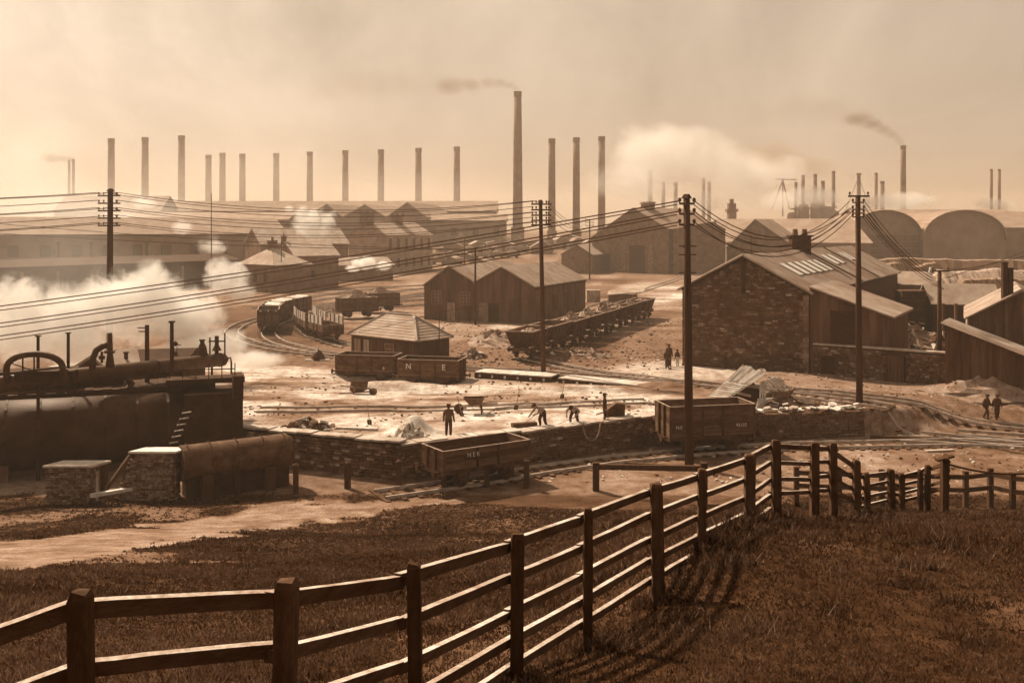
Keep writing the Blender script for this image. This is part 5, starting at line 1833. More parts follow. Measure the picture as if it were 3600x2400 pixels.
# plank gallery added over the drum so its deck shades the sunlit top
gl = world_thing('boiler_shade_gallery', 'dark plank gallery added over the boiler drum to shade it, below the thick pipe', 'walkway', (b0_ + b1_) / 2)
g0, g1 = P(-220, 1402, 51.9), P(640, 1362, 56.9)
gd = g1 - g0
for k in range(26):
    MB().par(g0 + gd * (k / 26.0) + Vector((0, 0, .03 * (k % 2))), gd * (.96 / 26), Vector((-1.0, 3.2, 0)), Vector((0, 0, .08))).build('plank', m_dark, gl)
MB().par(g0 - Vector((0, 0, .28)), gd, Vector((-.05, .16, 0)), Vector((0, 0, .26))).build('edge_beam', m_dark, gl)
MB().box((g0.lerp(g1, .22).x, 55.0, g0.lerp(g1, .22).z + .6), (6.5, 1.6, 1.0), R(20)).build('pump_casing', m_dark, gl)
MB().box((g0.lerp(g1, .55).x, 57.0, g0.lerp(g1, .55).z + .5), (3.0, 1.2, .8), R(20)).build('pump_casing', m_dark, gl)
# end tower
tw_c = P(745, 1400, 55.6)
zt = CAMH - (1395 - HZ) / F * 55.6
rzb = R(18)
MB().box((tw_c.x, 55.9, (zt + ZF) / 2), (3.1, 2.0, zt - ZF + .6), rzb).build('end_tower', m_dark, bl)
MB().box((P(825, 1400, 55).x, 55.6, (P(0, 1320, 55).z + zt) / 2), (0.55, 1.6, P(0, 1320, 55).z - zt), rzb).build('tower_pillar', m_dark, bl)
MB().box((P(700, 1350, 55).x, 56.2, P(0, 1345, 55).z), (4.2, 1.4, 0.28), rzb).build('walkway', m_dark, bl)
MB().box((P(640, 1350, 55).x, 56.6, P(0, 1375, 55).z), (2.6, 0.9, 0.6), rzb).build('walkway_beam', m_dark, bl)
for k in range(6):
    c = P(596 + 46 * k, 1330, 55)
    MB().tube([c, c + Vector((0, 0, 0.85))], 0.03, 5).build('handrail_post', m_iron, bl)
MB().tube([P(596, 1300, 55), P(826, 1296, 55.6)], 0.03, 5).build('handrail', m_iron, bl)
for k in range(6):
    y = 1452 + 21 * k
    a_ = P(640 - 9 * k, y, 53.2)
    MB().bar(a_, P(672 - 9 * k, y - 5, 53.4), 0.1, 0.05).build('rung', m_cope, bl)
MB().bar(P(648, 1435, 53.3), P(592, 1580, 53.3), 0.05, 0.06).build('stile', m_iron, bl)

# main flue pipe above
mp_ = world_thing('flue_pipe', 'long thick dark pipe running above the boiler towards the left edge', 'pipe', P(400, 1300, 46))
p0, p1 = P(-260, 1378, 47), P(785, 1263, 62)
MB().tube([p0, p1], 0.40, 24).build('barrel', m_pipe, mp_, smooth=True)
d_ = (p1 - p0)
for f in (0.25, 0.5, 0.72, 0.985):
    ring(mp_, p0 + d_ * f, d_, 0.43)
MB().tube([p1, p1 + d_.normalized() * .25], [.36, .2], 20).build('blank_end', m_pipe, mp_)
pe = P(762, 1240, 61.6)
for k, (dx, h, r) in enumerate(((0, 1.05, .13), (-.42, .95, .05), (.5, 1.25, .05))):
    MB().tube([pe + Vector((dx, 0, -.2)), pe + Vector((dx, 0, h))], r, 8).build('valve_stem', m_iron, mp_)
MB().tube([pe + Vector((0, 0, .15)), pe + Vector((0, 0, .5))], [.3, .12], 10).tube([pe + Vector((-.5, 0, .72)), pe + Vector((.5, 0, .72))], .05, 6).build('valve', m_iron, mp_)
c = P(711, 1247, 60.8)
MB().tube([c, c + Vector((0, 0, .45)), c + Vector((0, 0, .75)), c + Vector((0, 0, .95))], [.33, .26, .12, .2], 12).build('dome', m_iron, mp_)
MB().tube([p1 + Vector((.05, 0, -.05)), p1 + Vector((.45, 0, .12)), p1 + Vector((.5, 0, -.2)), p1 + Vector((.5, 0, -1.05))], .06, 8).build('drain_pipe', m_iron, mp_)
for f, yb in ((.62, 1.3), (.78, 1.1), (.95, 1.2)):
    q_ = p0 + d_ * f
    MB().tube([q_ - Vector((0, 0, .3)), q_ - Vector((0, 0, yb + .3))], .07, 8).build('support', m_iron, mp_)
MB().tube([p0 + d_ * .6 - Vector((0, 0, .25)), p0 + d_ * .63 - Vector((0, 0, .8)), p0 + d_ * .6 - Vector((0, 0, 1.3))], .2, 10).build('branch', m_pipe, mp_)

# arched pipes and stacks behind
ar = world_thing('arched_pipe', 'dark arched pipe like a loop at the left edge above the boiler', 'pipe', P(120, 1300, 50))
n = 14
pts = [P(25, 1345, 50)]
for i in range(n + 1):
    a_ = math.pi * (1 - i / n)
    pts.append(P(122 + 100 * math.cos(a_), 1302 - 58 * math.sin(a_) ** .8, 50))
pts.append(P(232, 1345, 50))
MB().tube(pts, .16, 12).build('loop', m_pipe, ar, smooth=True)
ring(ar, pts[-2], (0, 0, 1), .24)
MB().bar(P(30, 1312, 50.4), P(215, 1290, 50.4), .1, .1).bar(P(80, 1250, 50.4), P(80, 1330, 50.4), .06, .06).bar(P(120, 1250, 50.4), P(120, 1335, 50.4), .06, .06).bar(P(35, 1275, 50.4), P(200, 1330, 50.4), .05, .05).build('tie_rods', m_iron, ar)
MB().bar(P(60, 1322, 50.6), P(265, 1318, 50.6), .6, .5).build('cradle', m_dark, ar)
el = world_thing('elbow_pipe', 'dark elbow pipe bending into a short steaming stack above the boiler', 'pipe', P(360, 1290, 53))
MB().tube([P(325, 1300, 53), P(326, 1262, 53), P(338, 1232, 53), P(362, 1216, 53), P(385, 1212, 53)], .17, 12).build('elbow', m_pipe, el, smooth=True)
MB().tube([P(387, 1290, 53), P(387, 1245, 53), P(385, 1170, 53)], [.24, .15, .13], 14).build('stack', m_pipe, el, smooth=True)
MB().tube([P(386, 1240, 53), P(386, 1233, 53)], .28, 14).build('flange', m_pipe, el)
MB().tube([P(358, 1275, 53), P(358, 1235, 53)], .07, 8).tube([P(358, 1262, 53), P(358, 1250, 53)], .17, 8).build('valve', m_iron, el)
# low engine house roof behind
eh = Gable('engine_house', 'low engine house with pale roof behind the arched pipes', (P(240, 1300, 60).x, 60), (P(400, 1300, 60).x + .9, 58.5), (1, 4.5), 3.3, 4.35, m_timber, m_slate, z0=ZF, cat='building', over=.25)
eb = Gable('pump_house', 'long low dark pump house right of the elbow pipe', (P(640, 1300, 62).x, 62), (P(652, 1300, 62).x, 66), (-5.0, -1.2), 3.55, 4.2, m_dark, m_dark, z0=ZF, cat='building', over=.2)
MB().tube([P(443, 1262, 61), P(443, 1236, 61)], .13, 8).tube([P(443, 1240, 61), P(443, 1236, 61)], .2, 8).build('chimney_pot', m_iron, eb.t)
lab = ['left of four dark poles against the steam', 'second of four dark poles against the steam', 'third and stoutest of four dark poles against the steam, with a wire arm', 'fourth and broken pole against the steam']
for k, (px, y0, y1, D, w) in enumerate(((134, 1320, 1183, 52, .1), (240, 1275, 1172, 56, .11), (517, 1262, 1142, 58, .16), (604, 1268, 1133, 58, .14))):
    t = world_thing('dark_pole', lab[k], 'pole', Vector((P(px, y0, D).x, D, ZF)), 'poles against the steam')
    MB().tube([(P(px, y0, D).x, D, ZF), P(px, y1, D)], [w, w * .8], 8).build('shaft', m_pole, t)
    if k == 2:
        MB().bar(P(484, 1152, D), P(524, 1152, D), .06, .06).bar(P(488, 1165, D), P(524, 1165, D), .06, .06).build('arm', m_pole, t)
    elif k == 3:
        MB().box(P(px, y1 - 2, D), (.3, .3, .1)).build('cap', m_pole, t)
    else:
        MB().box(P(px, y1 - 2, D), (.24, .24, .06)).build('cap', m_pole, t)
la = world_thing('works_lamp', 'small iron lamp on a bracket beside the broken pole in the steam', 'lamp', P(617, 1265, 58))
q_ = P(617, 1250, 58)
MB().tube([q_, q_ + Vector((0, 0, .25))], [.18, .08], 8).build('base', m_iron, la)
MB().tube([q_ + Vector((-.09, 0, .2)), q_ + Vector((-.09, 0, .55))], .02, 5).tube([q_ + Vector((.09, 0, .2)), q_ + Vector((.09, 0, .55))], .02, 5).build('frame', m_iron, la)
MB().tube([q_ + Vector((0, 0, .55)), q_ + Vector((0, 0, .7)), q_ + Vector((0, 0, .85))], [.05, .16, .04], 8).bar(q_ + Vector((-.32, 0, .62)), q_ + Vector((.32, 0, .62)), .05, .05).build('lantern', m_iron, la)

# disused drum lying by the wall
dr = world_thing('old_drum', 'rusty old boiler drum lying on its side against the retaining wall', 'drum', G(900, 1690, ZF))
d0, d1 = P(640, 1628, 48.6), P(1005, 1582, 51.2)
dd = (d1 - d0)
MB().tube([d0, d1, d1 + dd.normalized() * .25, d1 + dd.normalized() * .42], [.86, .86, .7, .3], 32).build('shell', m_rust, dr, smooth=False)
for f in (.0, .25, .5, .75, .985):
    ring(dr, d0 + dd * f, dd, .88, 'plate_seam', .1, m_rust)
for f in (.2, .8):
    c = d0 + dd * f
    MB().box((c.x, c.y, (c.z - .7 + ZF) / 2), (.5, 1.8, c.z - .7 - ZF + .3), math.atan2(dd.y, dd.x)).build('chock', m_timber, dr)
c = d0 + dd * .5
MB().box((c.x, c.y + .2, (c.z - .45 + ZF) / 2), (dd.length * .98, 1.1, c.z - .45 - ZF + .4), math.atan2(dd.y, dd.x)).build('setting', m_dark, dr)
for f in (.04, .25, .5, .75, .96):
    cc9 = d0 + dd * f
    for a9 in range(14):
        th = math.pi * (a9 / 13) - .2
        sd9 = Vector((dd.y, -dd.x, 0)).normalized()
        q9 = cc9 + (sd9 * math.cos(th) + Vector((0, 0, 1)) * math.sin(th)) * .9
        MB().box(q9, (.05, .05, .05)).build('rivet', m_rust, dr)

# brick piers with pale cap slabs
def pier(label, px0, px1, ytop, D, depth, slope=0.0, seed=0, ybase=1750):
    x0, x1 = (px0 - 1800) / F * D, (px1 - 1800) / F * D
    z0 = ZF - .2
    zt = CAMH - (ytop - HZ) / F * D
    t = world_thing('brick_pier', label, 'pier', ((x0 + x1) / 2, D, ZF))
    W = x1 - x0
    MB().prism([Vector((x0 - slope + .06, D, z0)), Vector((x1, D, z0)), Vector((x1, D, zt)), Vector((x0 + .06, D, zt))], (0, depth, 0)).build('core', m_mortar, t)
    def lo(u):
        return z0 if u > slope + .02 else max(z0, zt - (zt - z0) * (u / max(slope, .01)) + .0) if slope else z0
    def hi(u):
        return zt if u >= slope else z0 + (zt - z0) * u / max(slope, .01)
    masonry(t, (x0 - slope, D, 0), (1, 0, 0), W + slope, lambda u: z0, hi, course=.1, wr=(.22, .3), depth=.1, name='brick', limit=260, sets=BRICKS, seed=seed)
    masonry(t, (x1, D, 0), (0, 1, 0), depth, lambda u: z0, lambda u: zt, course=.1, wr=(.22, .3), depth=.1, name='brick', limit=30, sets=BRICKS, seed=seed + 1)
    MB().par((x0 - .1, D - .12, zt), (W + .2, 0, 0), (.5, depth + .2, 0), (0, 0, .1)).build('cap_slab', m_slab, t)
    return t
pier('low brick pier with pale slab top at the lower left', 160, 318, 1642, 47.2, .9, seed=61)
pier('stepped brick pier with pale slab top left of the old drum', 462, 612, 1592, 48.2, .8, slope=.95, seed=71)
dp = world_thing('standpipe', 'small pale pipe standing between the two brick piers', 'pipe', G(330, 1750, ZF))
q_ = P(330, 1690, 47.8)
MB().tube([q_ - Vector((0, 0, .9)), q_ + Vector((0, 0, .45))], .2, 12).build('barrel', m_cope, dp)
MB().tube([q_ + Vector((0, 0, .4)), q_ + Vector((0, 0, .48))], .24, 12).build('rim', m_cope, dp)
pk = world_thing('pale_plank', 'pale squared plank lying on the ground between the brick piers', 'plank', G(400, 1740, ZF))
MB().bar(P(318, 1742, 47.0), P(480, 1714, 48.4), .25, .16).build('board', m_slab, pk)
kk = world_thing('cross_brace', 'dark slanting timber brace leaning on the stepped brick pier', 'timber', P(380, 1700, 46.8))
MB().bar(P(372, 1720, 46.9), P(458, 1600, 47.9), .14, .16).build('beam', m_timber, kk)
# shadowed masonry base carrying the boiler
bsx = world_thing('boiler_setting', 'dark brick setting under the boiler drum at the left edge', 'base', G(200, 1720, ZF))
MB().par(Vector((b0_.x - 2, 50.6, ZF - .3)), ax_ * 1.0 + Vector((2, 0, 0)) - Vector((0, 0, ax_.z)), Vector((-.3, 1.2, 0)), (0, 0, 1.6)).build('wall', m_brick, bsx)
# ------------------------------------------------------------------ barrows, heaps and scrap in the yard
def gpt(px, py, z0=.3):
    return on_ground(px, py, z0)

def barrow(label, px, py, rz, tip=0.0, s=1.0):
    p = gpt(px, py)
    t = local_thing('wheelbarrow', label, 'wheelbarrow', p, rz)
    t.rotation_euler = (tip, 0, rz)
    t.scale = (s, s, s)
    tops_ = [(-.5, -.36), (.55, -.3), (.55, .3), (-.5, .36)]
    bots = [(-.3, -.22), (.22, -.18), (.22, .18), (-.3, .22)]
    for k in range(4):
        a, b = Vector((*tops_[k], .78)), Vector((*tops_[(k + 1) % 4], .78))
        c, d = Vector((*bots[(k + 1) % 4], .42)), Vector((*bots[k], .42))
        n = (b - a).cross(c - b).normalized()
        MB().prism([a, b, c, d], n * .03).build('side_board', m_timber, t)
    MB().box((-.04, 0, .42), (.52, .4, .03)).build('bottom_board', m_timber, t)
    for s_ in (-1, 1):
        MB().bar((-1.15, s_ * .3, .55), (.75, s_ * .1, .34), .05, .07).build('handle', m_timber_pale, t)
        MB().bar((-.32, s_ * .24, .45), (-.38, s_ * .27, 0), .05, .06).build('leg', m_timber, t)
    w = MB().tube([(.78, -.05, .24), (.78, .05, .24)], .24, 16).build('wheel', m_iron, t)
    MB().tube([(.78, -.09, .24), (.78, .09, .24)], .05, 8).build('hub', m_rust, w)
    return t

barrow('upright wooden wheelbarrow standing on pale sand, in the middle of the yard', 1668, 1452, R(180), s=1.25)
barrow('wheelbarrow tipped on its side near the left wagons', 1268, 1388, R(20), R(-55), s=1.2)
bx = gpt(2160, 1476)
bb = world_thing('box_barrow', 'dark box barrow heaped up behind the wall, beside the man in dark jacket', 'barrow', bx)
MB().prism([bx + Vector((-.5, 0, .15)), bx + Vector((.62, 0, .15)), bx + Vector((.66, 0, .95)), bx + Vector((.1, 0, 1.0)), bx + Vector((-.5, 0, .55))], (0, .7, 0)).build('box', m_rust, bb)
MB().tube([bx + Vector((-.2, -.1, .2)), bx + Vector((-.2, .0, .2))], .2, 14).build('wheel', m_iron, bb)
MB().bar(bx + Vector((-.5, .1, .5)), bx + Vector((-1.1, .1, .3)), .06, .06).build('handle', m_timber, bb)
hs = world_thing('hose_loop', 'pale hose looped over the top of the retaining wall', 'hose', P(2080, 1490, 57.6))
pts = [P(2045 + 3 * 0, 1500, 57.9)]
for i in range(15):
    a_ = math.pi * (i / 14)
    pts.append(P(2080 - 30 * math.cos(a_), 1490 + 58 * math.sin(a_), 57.2))
pts += [P(2125, 1476, 57.9), P(2140, 1470, 58.2)]
MB().tube(pts, .035, 6).build('tube', m_timber_pale, hs, smooth=True)

def rubbish(name, label, px, py, rx, ry, h, mat, n=40, bits=None, seed=0, cat='heap', size=(.1, .35)):
    p = gpt(px, py)
    t = world_thing(name, label, cat, p)
    heap('core', t, (p.x, p.y, p.z - .45), rx * 1.15, ry * 1.15, h + .45, mat, seed, 24, 8)
    r = random.Random(seed + 5)
    for k in range(n):
        a_, q_ = r.uniform(0, 6.28), math.sqrt(r.random())
        x, y = p.x + math.cos(a_) * rx * q_, p.y + math.sin(a_) * ry * q_
        z = p.z + h * max(0, 1 - q_) + .02
        s_ = r.uniform(*size)
        o = bpy.data.objects.new('lump', SLAB[k % 5])
        me = SLABD[k % 5] if r.random() < (bits if bits is not None else .7) else SLAB[k % 5]
        o.data = me
        COL.objects.link(o)
        o.parent = t
        o.location = Vector((x, y, z)) - off_of(t)
        o.rotation_euler = (r.uniform(-.6, .6), r.uniform(-.6, .6), r.uniform(0, 6))
        o.scale = (s_, s_ * r.uniform(.5, 1), s_ * r.uniform(.6, 1.6))
    return t

m_lump = M('dark_slag', 0.05, var=.5, scale=4, rnd=.5)
SLABD = []
for me in SLAB:
    m2 = me.copy()
    m2.materials.clear()
    m2.materials.append(m_lump)
    SLABD.append(m2)
rubbish('scrap_heap', 'dark heap of scrap and rags on the sand at the left of the yard', 1080, 1508, 1.6, .8, .62, m_coal, 46, .85, 3)
rubbish('sand_heap', 'pale conical heap of sand behind the low plank wagon', 1440, 1542, 1.25, 1.1, .85, M('dug_sand', .5, var=.35, scale=3, bump=.5, fine=.3), 30, .5, 9, size=(.05, .16))
rubbish('stone_heap', 'low scatter of broken stone and slag on the slope below the hopper wagons', 2030, 1240, 3.4, 2.0, .5, m_coal, 60, .55, 12, size=(.1, .3))
rubbish('ash_heap', 'brown ash heap left of the nearest hopper wagon', 1735, 1195, 3.2, 3.4, 1.0, M('brown_ash', .16, var=.5, scale=2, bump=.5, fine=.3), 24, .7, 15)
rubbish('ash_heap', 'small dark ash heap at the right end of the white-lettered wagon', 1660, 1258, 1.4, 1.2, .9, m_coal, 16, .8, 16)
rubbish('ash_heap', 'pale ash heap beside the low outhouse at the far right', 3520, 1372, 5.5, 2.4, 1.3, M('grey_ash', .13, var=.4, scale=2, bump=.4, fine=.3), 16, .6, 17, size=(.06, .2))
# loose stones and bits over the whole yard
lb = world_thing('loose_rubble', 'scattered dark clods and bits over the pale sand yard', 'rubble', (0, 62, 0))
tag(lb, kind='stuff')
mbd, mbp = MB(), MB()
r = random.Random(77)
def bit(mb, x, y, z, s_):
    a_ = r.uniform(0, 6.28)
    mb.par(Vector((x, y, z - s_ * .2)), Vector((math.cos(a_) * s_, math.sin(a_) * s_, r.uniform(-.2, .3) * s_)), Vector((-math.sin(a_) * s_ * r.uniform(.4, 1), math.cos(a_) * s_ * r.uniform(.4, 1), r.uniform(-.2, .2) * s_)), Vector((r.uniform(-.2, .2) * s_, 0, s_ * r.uniform(.3, .8))))
for k in range(1500):
    u_, v_ = r.random(), r.random()
    px = 820 + 1500 * u_
    py = 1300 + 270 * v_ ** .9
    p = G(px, py, .3)
    if p.y < wall_y(p.x) + 1.2 or p.x > 21:
        continue
    cl = vnoise(np.array([p.x]), np.array([p.y]), 3.0, 21)[0]
    if r.random() > smoothstep(.35, .75, cl) + .12:
        continue
    bit(mbd if r.random() < .75 else mbp, p.x, p.y, hz1(p.x, p.y), r.uniform(.05, .2))
for k in range(700):
    px = r.uniform(1800, 3650)
    py = r.uniform(1440, 1700)
    p = G(px, py, ZF)
    if p.y > wall_y(p.x) - .5 or p.y < 50.5:
        continue
    bit(mbd if r.random() < .6 else mbp, p.x, p.y, hz1(p.x, p.y), r.uniform(.05, .18))
for k in range(600):
    px, py = r.uniform(2550, 3650), r.uniform(1320, 1480)
    p = G(px, py, 0)
    if p.y < wall_y(p.x) + 1:
        continue
    bit(mbd if r.random() < .8 else mbp, p.x, p.y, hz1(p.x, p.y), r.uniform(.05, .15))
for k in range(900):
    px, py = r.uniform(1500, 2420), r.uniform(1130, 1300)
    p = G(px, py, 0)
    bit(mbd if r.random() < .7 else mbp, p.x, p.y, hz1(p.x, p.y), r.uniform(.06, .25))
mbd.build('dark_bits', m_lump, lb)['kind'] = 'stuff'
mbp.build('pale_bits', m_cope, lb)['kind'] = 'stuff'

def timber(label, a, b, w=.16, h=.14, mat=None, name='timber_baulk', cat='timber'):
    a, b = gpt(*a), gpt(*b)
    up = Vector((0, 0, h / 2 + .02))
    t = world_thing(name, label, cat, (a + b) / 2)
    MB().bar(a + up, b + up, w, h).build('baulk', mat or m_timber_pale, t)
    return t
timber('long pole lying on the sand behind the digging men', (1742, 1442), (2000, 1418), .16, .16)
timber('pale double plank lying left of the sand heap', (1185, 1506), (1325, 1512), .3, .1, m_slab)
timber('dark baulk lying by the wall beneath the digging man', (1800, 1502), (1885, 1496), .4, .22, m_timber)
timber('short dark baulk on the rails of the barrow track', (1560, 1336), (1590, 1332), .3, .18, m_timber)
timber('dark timber lying near the lower siding, right of the wall end', (3060, 1540), (3300, 1546), .25, .15, m_timber)
timber('pair of pale boards lying on the ground at the right of the lower siding', (3255, 1588), (3350, 1584), .3, .08, m_slab)
timber('dark beam lying in front of the barrier beam', (2200, 1632), (2330, 1640), .2, .12, m_timber)
# upright tools stuck in the sand
for k, (px, py, lean) in enumerate(((1625, 1462, -.25), (1812, 1440, .2), (1975, 1400, .15), (1300, 1492, -.12))):
    p = gpt(px, py)
    t = world_thing('shovel', ['shovel stuck in the sand left of the upright wheelbarrow', 'shovel stuck in the sand near the long pole', 'shovel leaning in the sand by the right platform', 'shovel stuck in the sand behind the pale planks'][k], 'shovel', p)
    tp = p + Vector((lean * 1.2, .1, 1.15))
    MB().tube([p, tp], .022, 6).build('shaft', m_timber_pale, t)
    d = (tp - p).normalized()
    MB().par(p - Vector((.13, 0, .05)), (.26, 0, 0), d * .34, (0, .02, 0)).build('blade', m_iron, t)
    MB().tube([tp - Vector((.07, 0, 0)), tp + Vector((.07, 0, 0))], .018, 6).build('grip', m_timber_pale, t)
bell = gpt(1118, 1266)
bt = world_thing('iron_bell', 'dark bell-shaped iron casting with pale knob at the edge of the sand', 'casting', bell)
MB().tube([bell, bell + Vector((0, 0, .35)), bell + Vector((0, 0, .75)), bell + Vector((0, 0, .95))], [.62, .6, .35, .12], 16).build('body', m_iron, bt, smooth=True)
MB().tube([bell + Vector((0, 0, .95)), bell + Vector((0, 0, 1.2))], [.1, .06], 8).build('knob', m_paint, bt)
MB().box(bell + Vector((0, -.4, .06)), (2.2, .3, .14)).build('plinth', m_slab, bt)

# ------------------------------------------------------------------ wreck of a corrugated roof behind the deep wagon
wk = world_thing('wrecked_roof', 'tangled wreck of pale corrugated roof sheets piled behind the deep plank wagon', 'scrap', G(2640, 1440, .3))
m_pal = M('bleached_corrugated_sheet', .55, var=.3, scale=2, rnd=.2)
DW0 = 64.5
def sheet(p, u, v, pitch=.22, mat=None, name='corrugated_sheet', depth=.07):
    MB().corrugated(p, u, v, .02, pitch, depth).build(name, mat or m_pal, wk)
def plk(a, b, w=.16, mat=None, name='plank', th=.05):
    MB().bar(a, b, w, th, up=(0, -.6, .8)).build(name, mat or m_pal, wk)
# first piece: a slatted side leaning steeply, planks close together at its top
l0, l1 = P(2488, 1402, 63.6), P(2612, 1290, 65.6)
q0, q1 = P(2548, 1404, 63.2), P(2690, 1312, 65.0)
plk(l0, l1, .2)
plk(q0, q1, .2)
for i in range(8):
    f = .08 + .06 * i
    plk(l0.lerp(l1, f) + Vector((0, -.06, .04)), q0.lerp(q1, f) + Vector((0, -.06, .04)), .1)
for i in range(7):
    f = i / 7
    a_ = l0.lerp(q0, f)
    b_ = l1.lerp(q1, f)
    r8 = random.Random(i)
    plk(a_.lerp(b_, .55 + .05 * r8.random()) + Vector((0, .04, -.03)), a_.lerp(b_, .98 + .08 * r8.random()) + Vector((0, .04, .02)), .22, m_pal if i % 3 else m_timber_pale)
plk(P(2600, 1335, 65.4), P(2682, 1298, 65.8), .3, m_timber_pale)
plk(P(2640, 1318, 65.6), P(2690, 1300, 66), .25)
plk(P(2560, 1372, 64.4), P(2640, 1392, 64.2), .18, m_timber_pale)
plk(P(2600, 1352, 64.8), P(2670, 1360, 64.6), .25, m_timber_pale)
# second piece: ribs bent over like a fallen hurdle
for i in range(7):
    a_ = P(2674 + 5 * i, 1344 - 3 * i, 65.2 + .06 * i)
    if i < 3:
        plk(a_, P(2672 + 9 * i, 1400, 64.6), .1)
    plk(a_ + Vector((.05 * i, 0, 0)), P(2722 + 9 * i, 1392 - 5 * i, 65.4 + .05 * i), .11)
for i in range(6):
    plk(P(2700 + 7 * i, 1322 + 1 * i, 66), P(2722 + 7 * i, 1346 - 1 * i, 66), .1)
for i in range(7):
    plk(P(2664 - 1 * i, 1404 + 5 * i, 64.5 - .05 * i), P(2742 - 8 * i, 1398 + 4 * i, 64.9 - .05 * i), .1)
MB().prism([P(2755, 1392, 64.8), P(2792, 1364, 65.6), P(2796, 1368, 65.6), P(2770, 1396, 64.8), P(2702, 1420, 64), P(2700, 1414, 64)], (.1, .5, .05)).build('bent_plate', m_rust, wk)
MB().prism([P(2560, 1400, 65), P(2640, 1335, 65.4), P(2690, 1400, 65), P(2640, 1420, 64.6)], (.2, 1.2, 0)).build('dark_plate', m_dark, wk)
heap('core', wk, (P(2730, 1440, 65).x, 65.2, .1), 3.4, 1.2, 1.15, m_lump, 5, 20, 7)
heap('core', wk, (P(2590, 1440, 65).x, 65.4, .1), 2.2, 1.0, .9, m_lump, 6, 18, 6)
for k in range(6):
    a = P(2790 + 14 * k, 1398 + 9 * k, 64.8 - .1 * k)
    MB().bar(a, a + Vector((3.2, -.6, -.55)), .14, .07).build('lath', m_pal if k % 2 else m_timber_pale, wk)
r = random.Random(9)
for k in range(46):
    px, py = r.uniform(2640, 3010), 0
    py = np.interp(px, [2640, 2800, 3010], [1425, 1418, 1436]) + r.uniform(-8, 14)
    p = P(px, py, r.uniform(63.8, 65.5))
    o = part('lump', SLAB[k % 5] if k % 3 else SLABD[k % 5], wk, p - off_of(wk), (r.uniform(-.5, .5), r.uniform(-.5, .5), r.uniform(0, 6)))
    s_ = r.uniform(.1, .28)
    o.scale = (s_ * 1.3, s_, s_)

ORD2 = ORD + ['fourteenth', 'fifteenth']
# ------------------------------------------------------------------ scrap yard behind the stone yard wall
sy = [(3085, 1075, 84, 'left'), (3205, 1060, 88, 'right')]
tk = world_thing('iron_tank', 'dark riveted iron tank standing in the scrap yard behind the yard wall', 'tank', P(3200, 1110, 108))
tx = P(3200, 0, 108).x
MB().box((tx, 108, 2.4), (2.5, 2.0, 5.4)).build('shell', m_dark, tk)
MB().box((tx, 108, 5.15), (2.65, 2.15, .14)).build('rim', m_rust, tk)
for k in range(4):
    MB().box((tx, 106.97, 1.2 + 1.0 * k), (2.5, .05, .07)).build('band', m_rust, tk)
for k in range(14):
    px9, D9 = 3060 + 20 * k + r.uniform(-6, 6), r.uniform(92, 128)
    p9 = Vector(((px9 - 1800) / F * D9, D9, hz1((px9 - 1800) / F * D9, D9)))
    hgt9 = r.uniform(1.0, 4.2)
    t9 = world_thing('scrap_post', ORD2[k] + ' from the left of the odd posts and frames standing in the scrap yard', 'post', p9, 'posts in the scrap yard')
    MB().box((p9.x, p9.y, p9.z + hgt9 / 2), (r.uniform(.15, .5), .2, hgt9), R(r.uniform(-20, 20))).build('upright', (m_dark, m_timber_pale, m_cope, m_rust)[k % 4], t9)
    MB().bar(p9 + Vector((-.8, 0, hgt9 * .8)), p9 + Vector((.9, .1, hgt9 * .7)), .15, .2).build('arm', (m_timber_pale, m_dark, m_rust, m_cope)[k % 4], t9)
rubbish('scrap_bank', 'bank of tangled scrap iron behind the yard wall, right of the corrugated lean-to', 3200, 1240, 5.5, 3.0, 2.6, m_coal, 130, .5, 33, size=(.15, .65))
rubbish('scrap_bank', 'heap of broken castings behind the short lamp pole at the right', 3270, 1165, 5.0, 3.2, 3.0, m_coal, 120, .45, 34, size=(.15, .6))
os_ = Gable('open_shed', 'long open-fronted shed with bright roof in the scrap yard at the right', (P(3520, 0, 104).x, 104), (P(3530, 0, 104).x, 108.5), (P(3310, 0, 104).x - P(3520, 0, 104).x, 2.0), 4.0, 5.9, m_dark, m_slate, cat='shed', over=.3)
for k in range(5):
    x = P(3320 + 45 * k, 0, 103.4).x
    MB().box((x, 103.7, 2), (.5 if k == 2 else .25, .3, 4.2)).build('post', m_cope if k == 2 else m_timber, os_.t)
os2 = Gable('brick_store', 'low brick store with row of pale vents left of the short lamp pole', (P(3290, 0, 118).x, 118), (P(3296, 0, 118).x, 123), (P(3060, 0, 118).x - P(3290, 0, 118).x, 3.0), 5.2, 6.6, m_brick, m_slate, cat='shed', over=.2)
for k in range(5):
    panel(os2.t, 'vent', Vector((P(3095 + 38 * k, 0, 118.6).x, 119.9 - .5 * k, 2.6)), (1, -.1, 0), .9, .7, m_cope, .05)
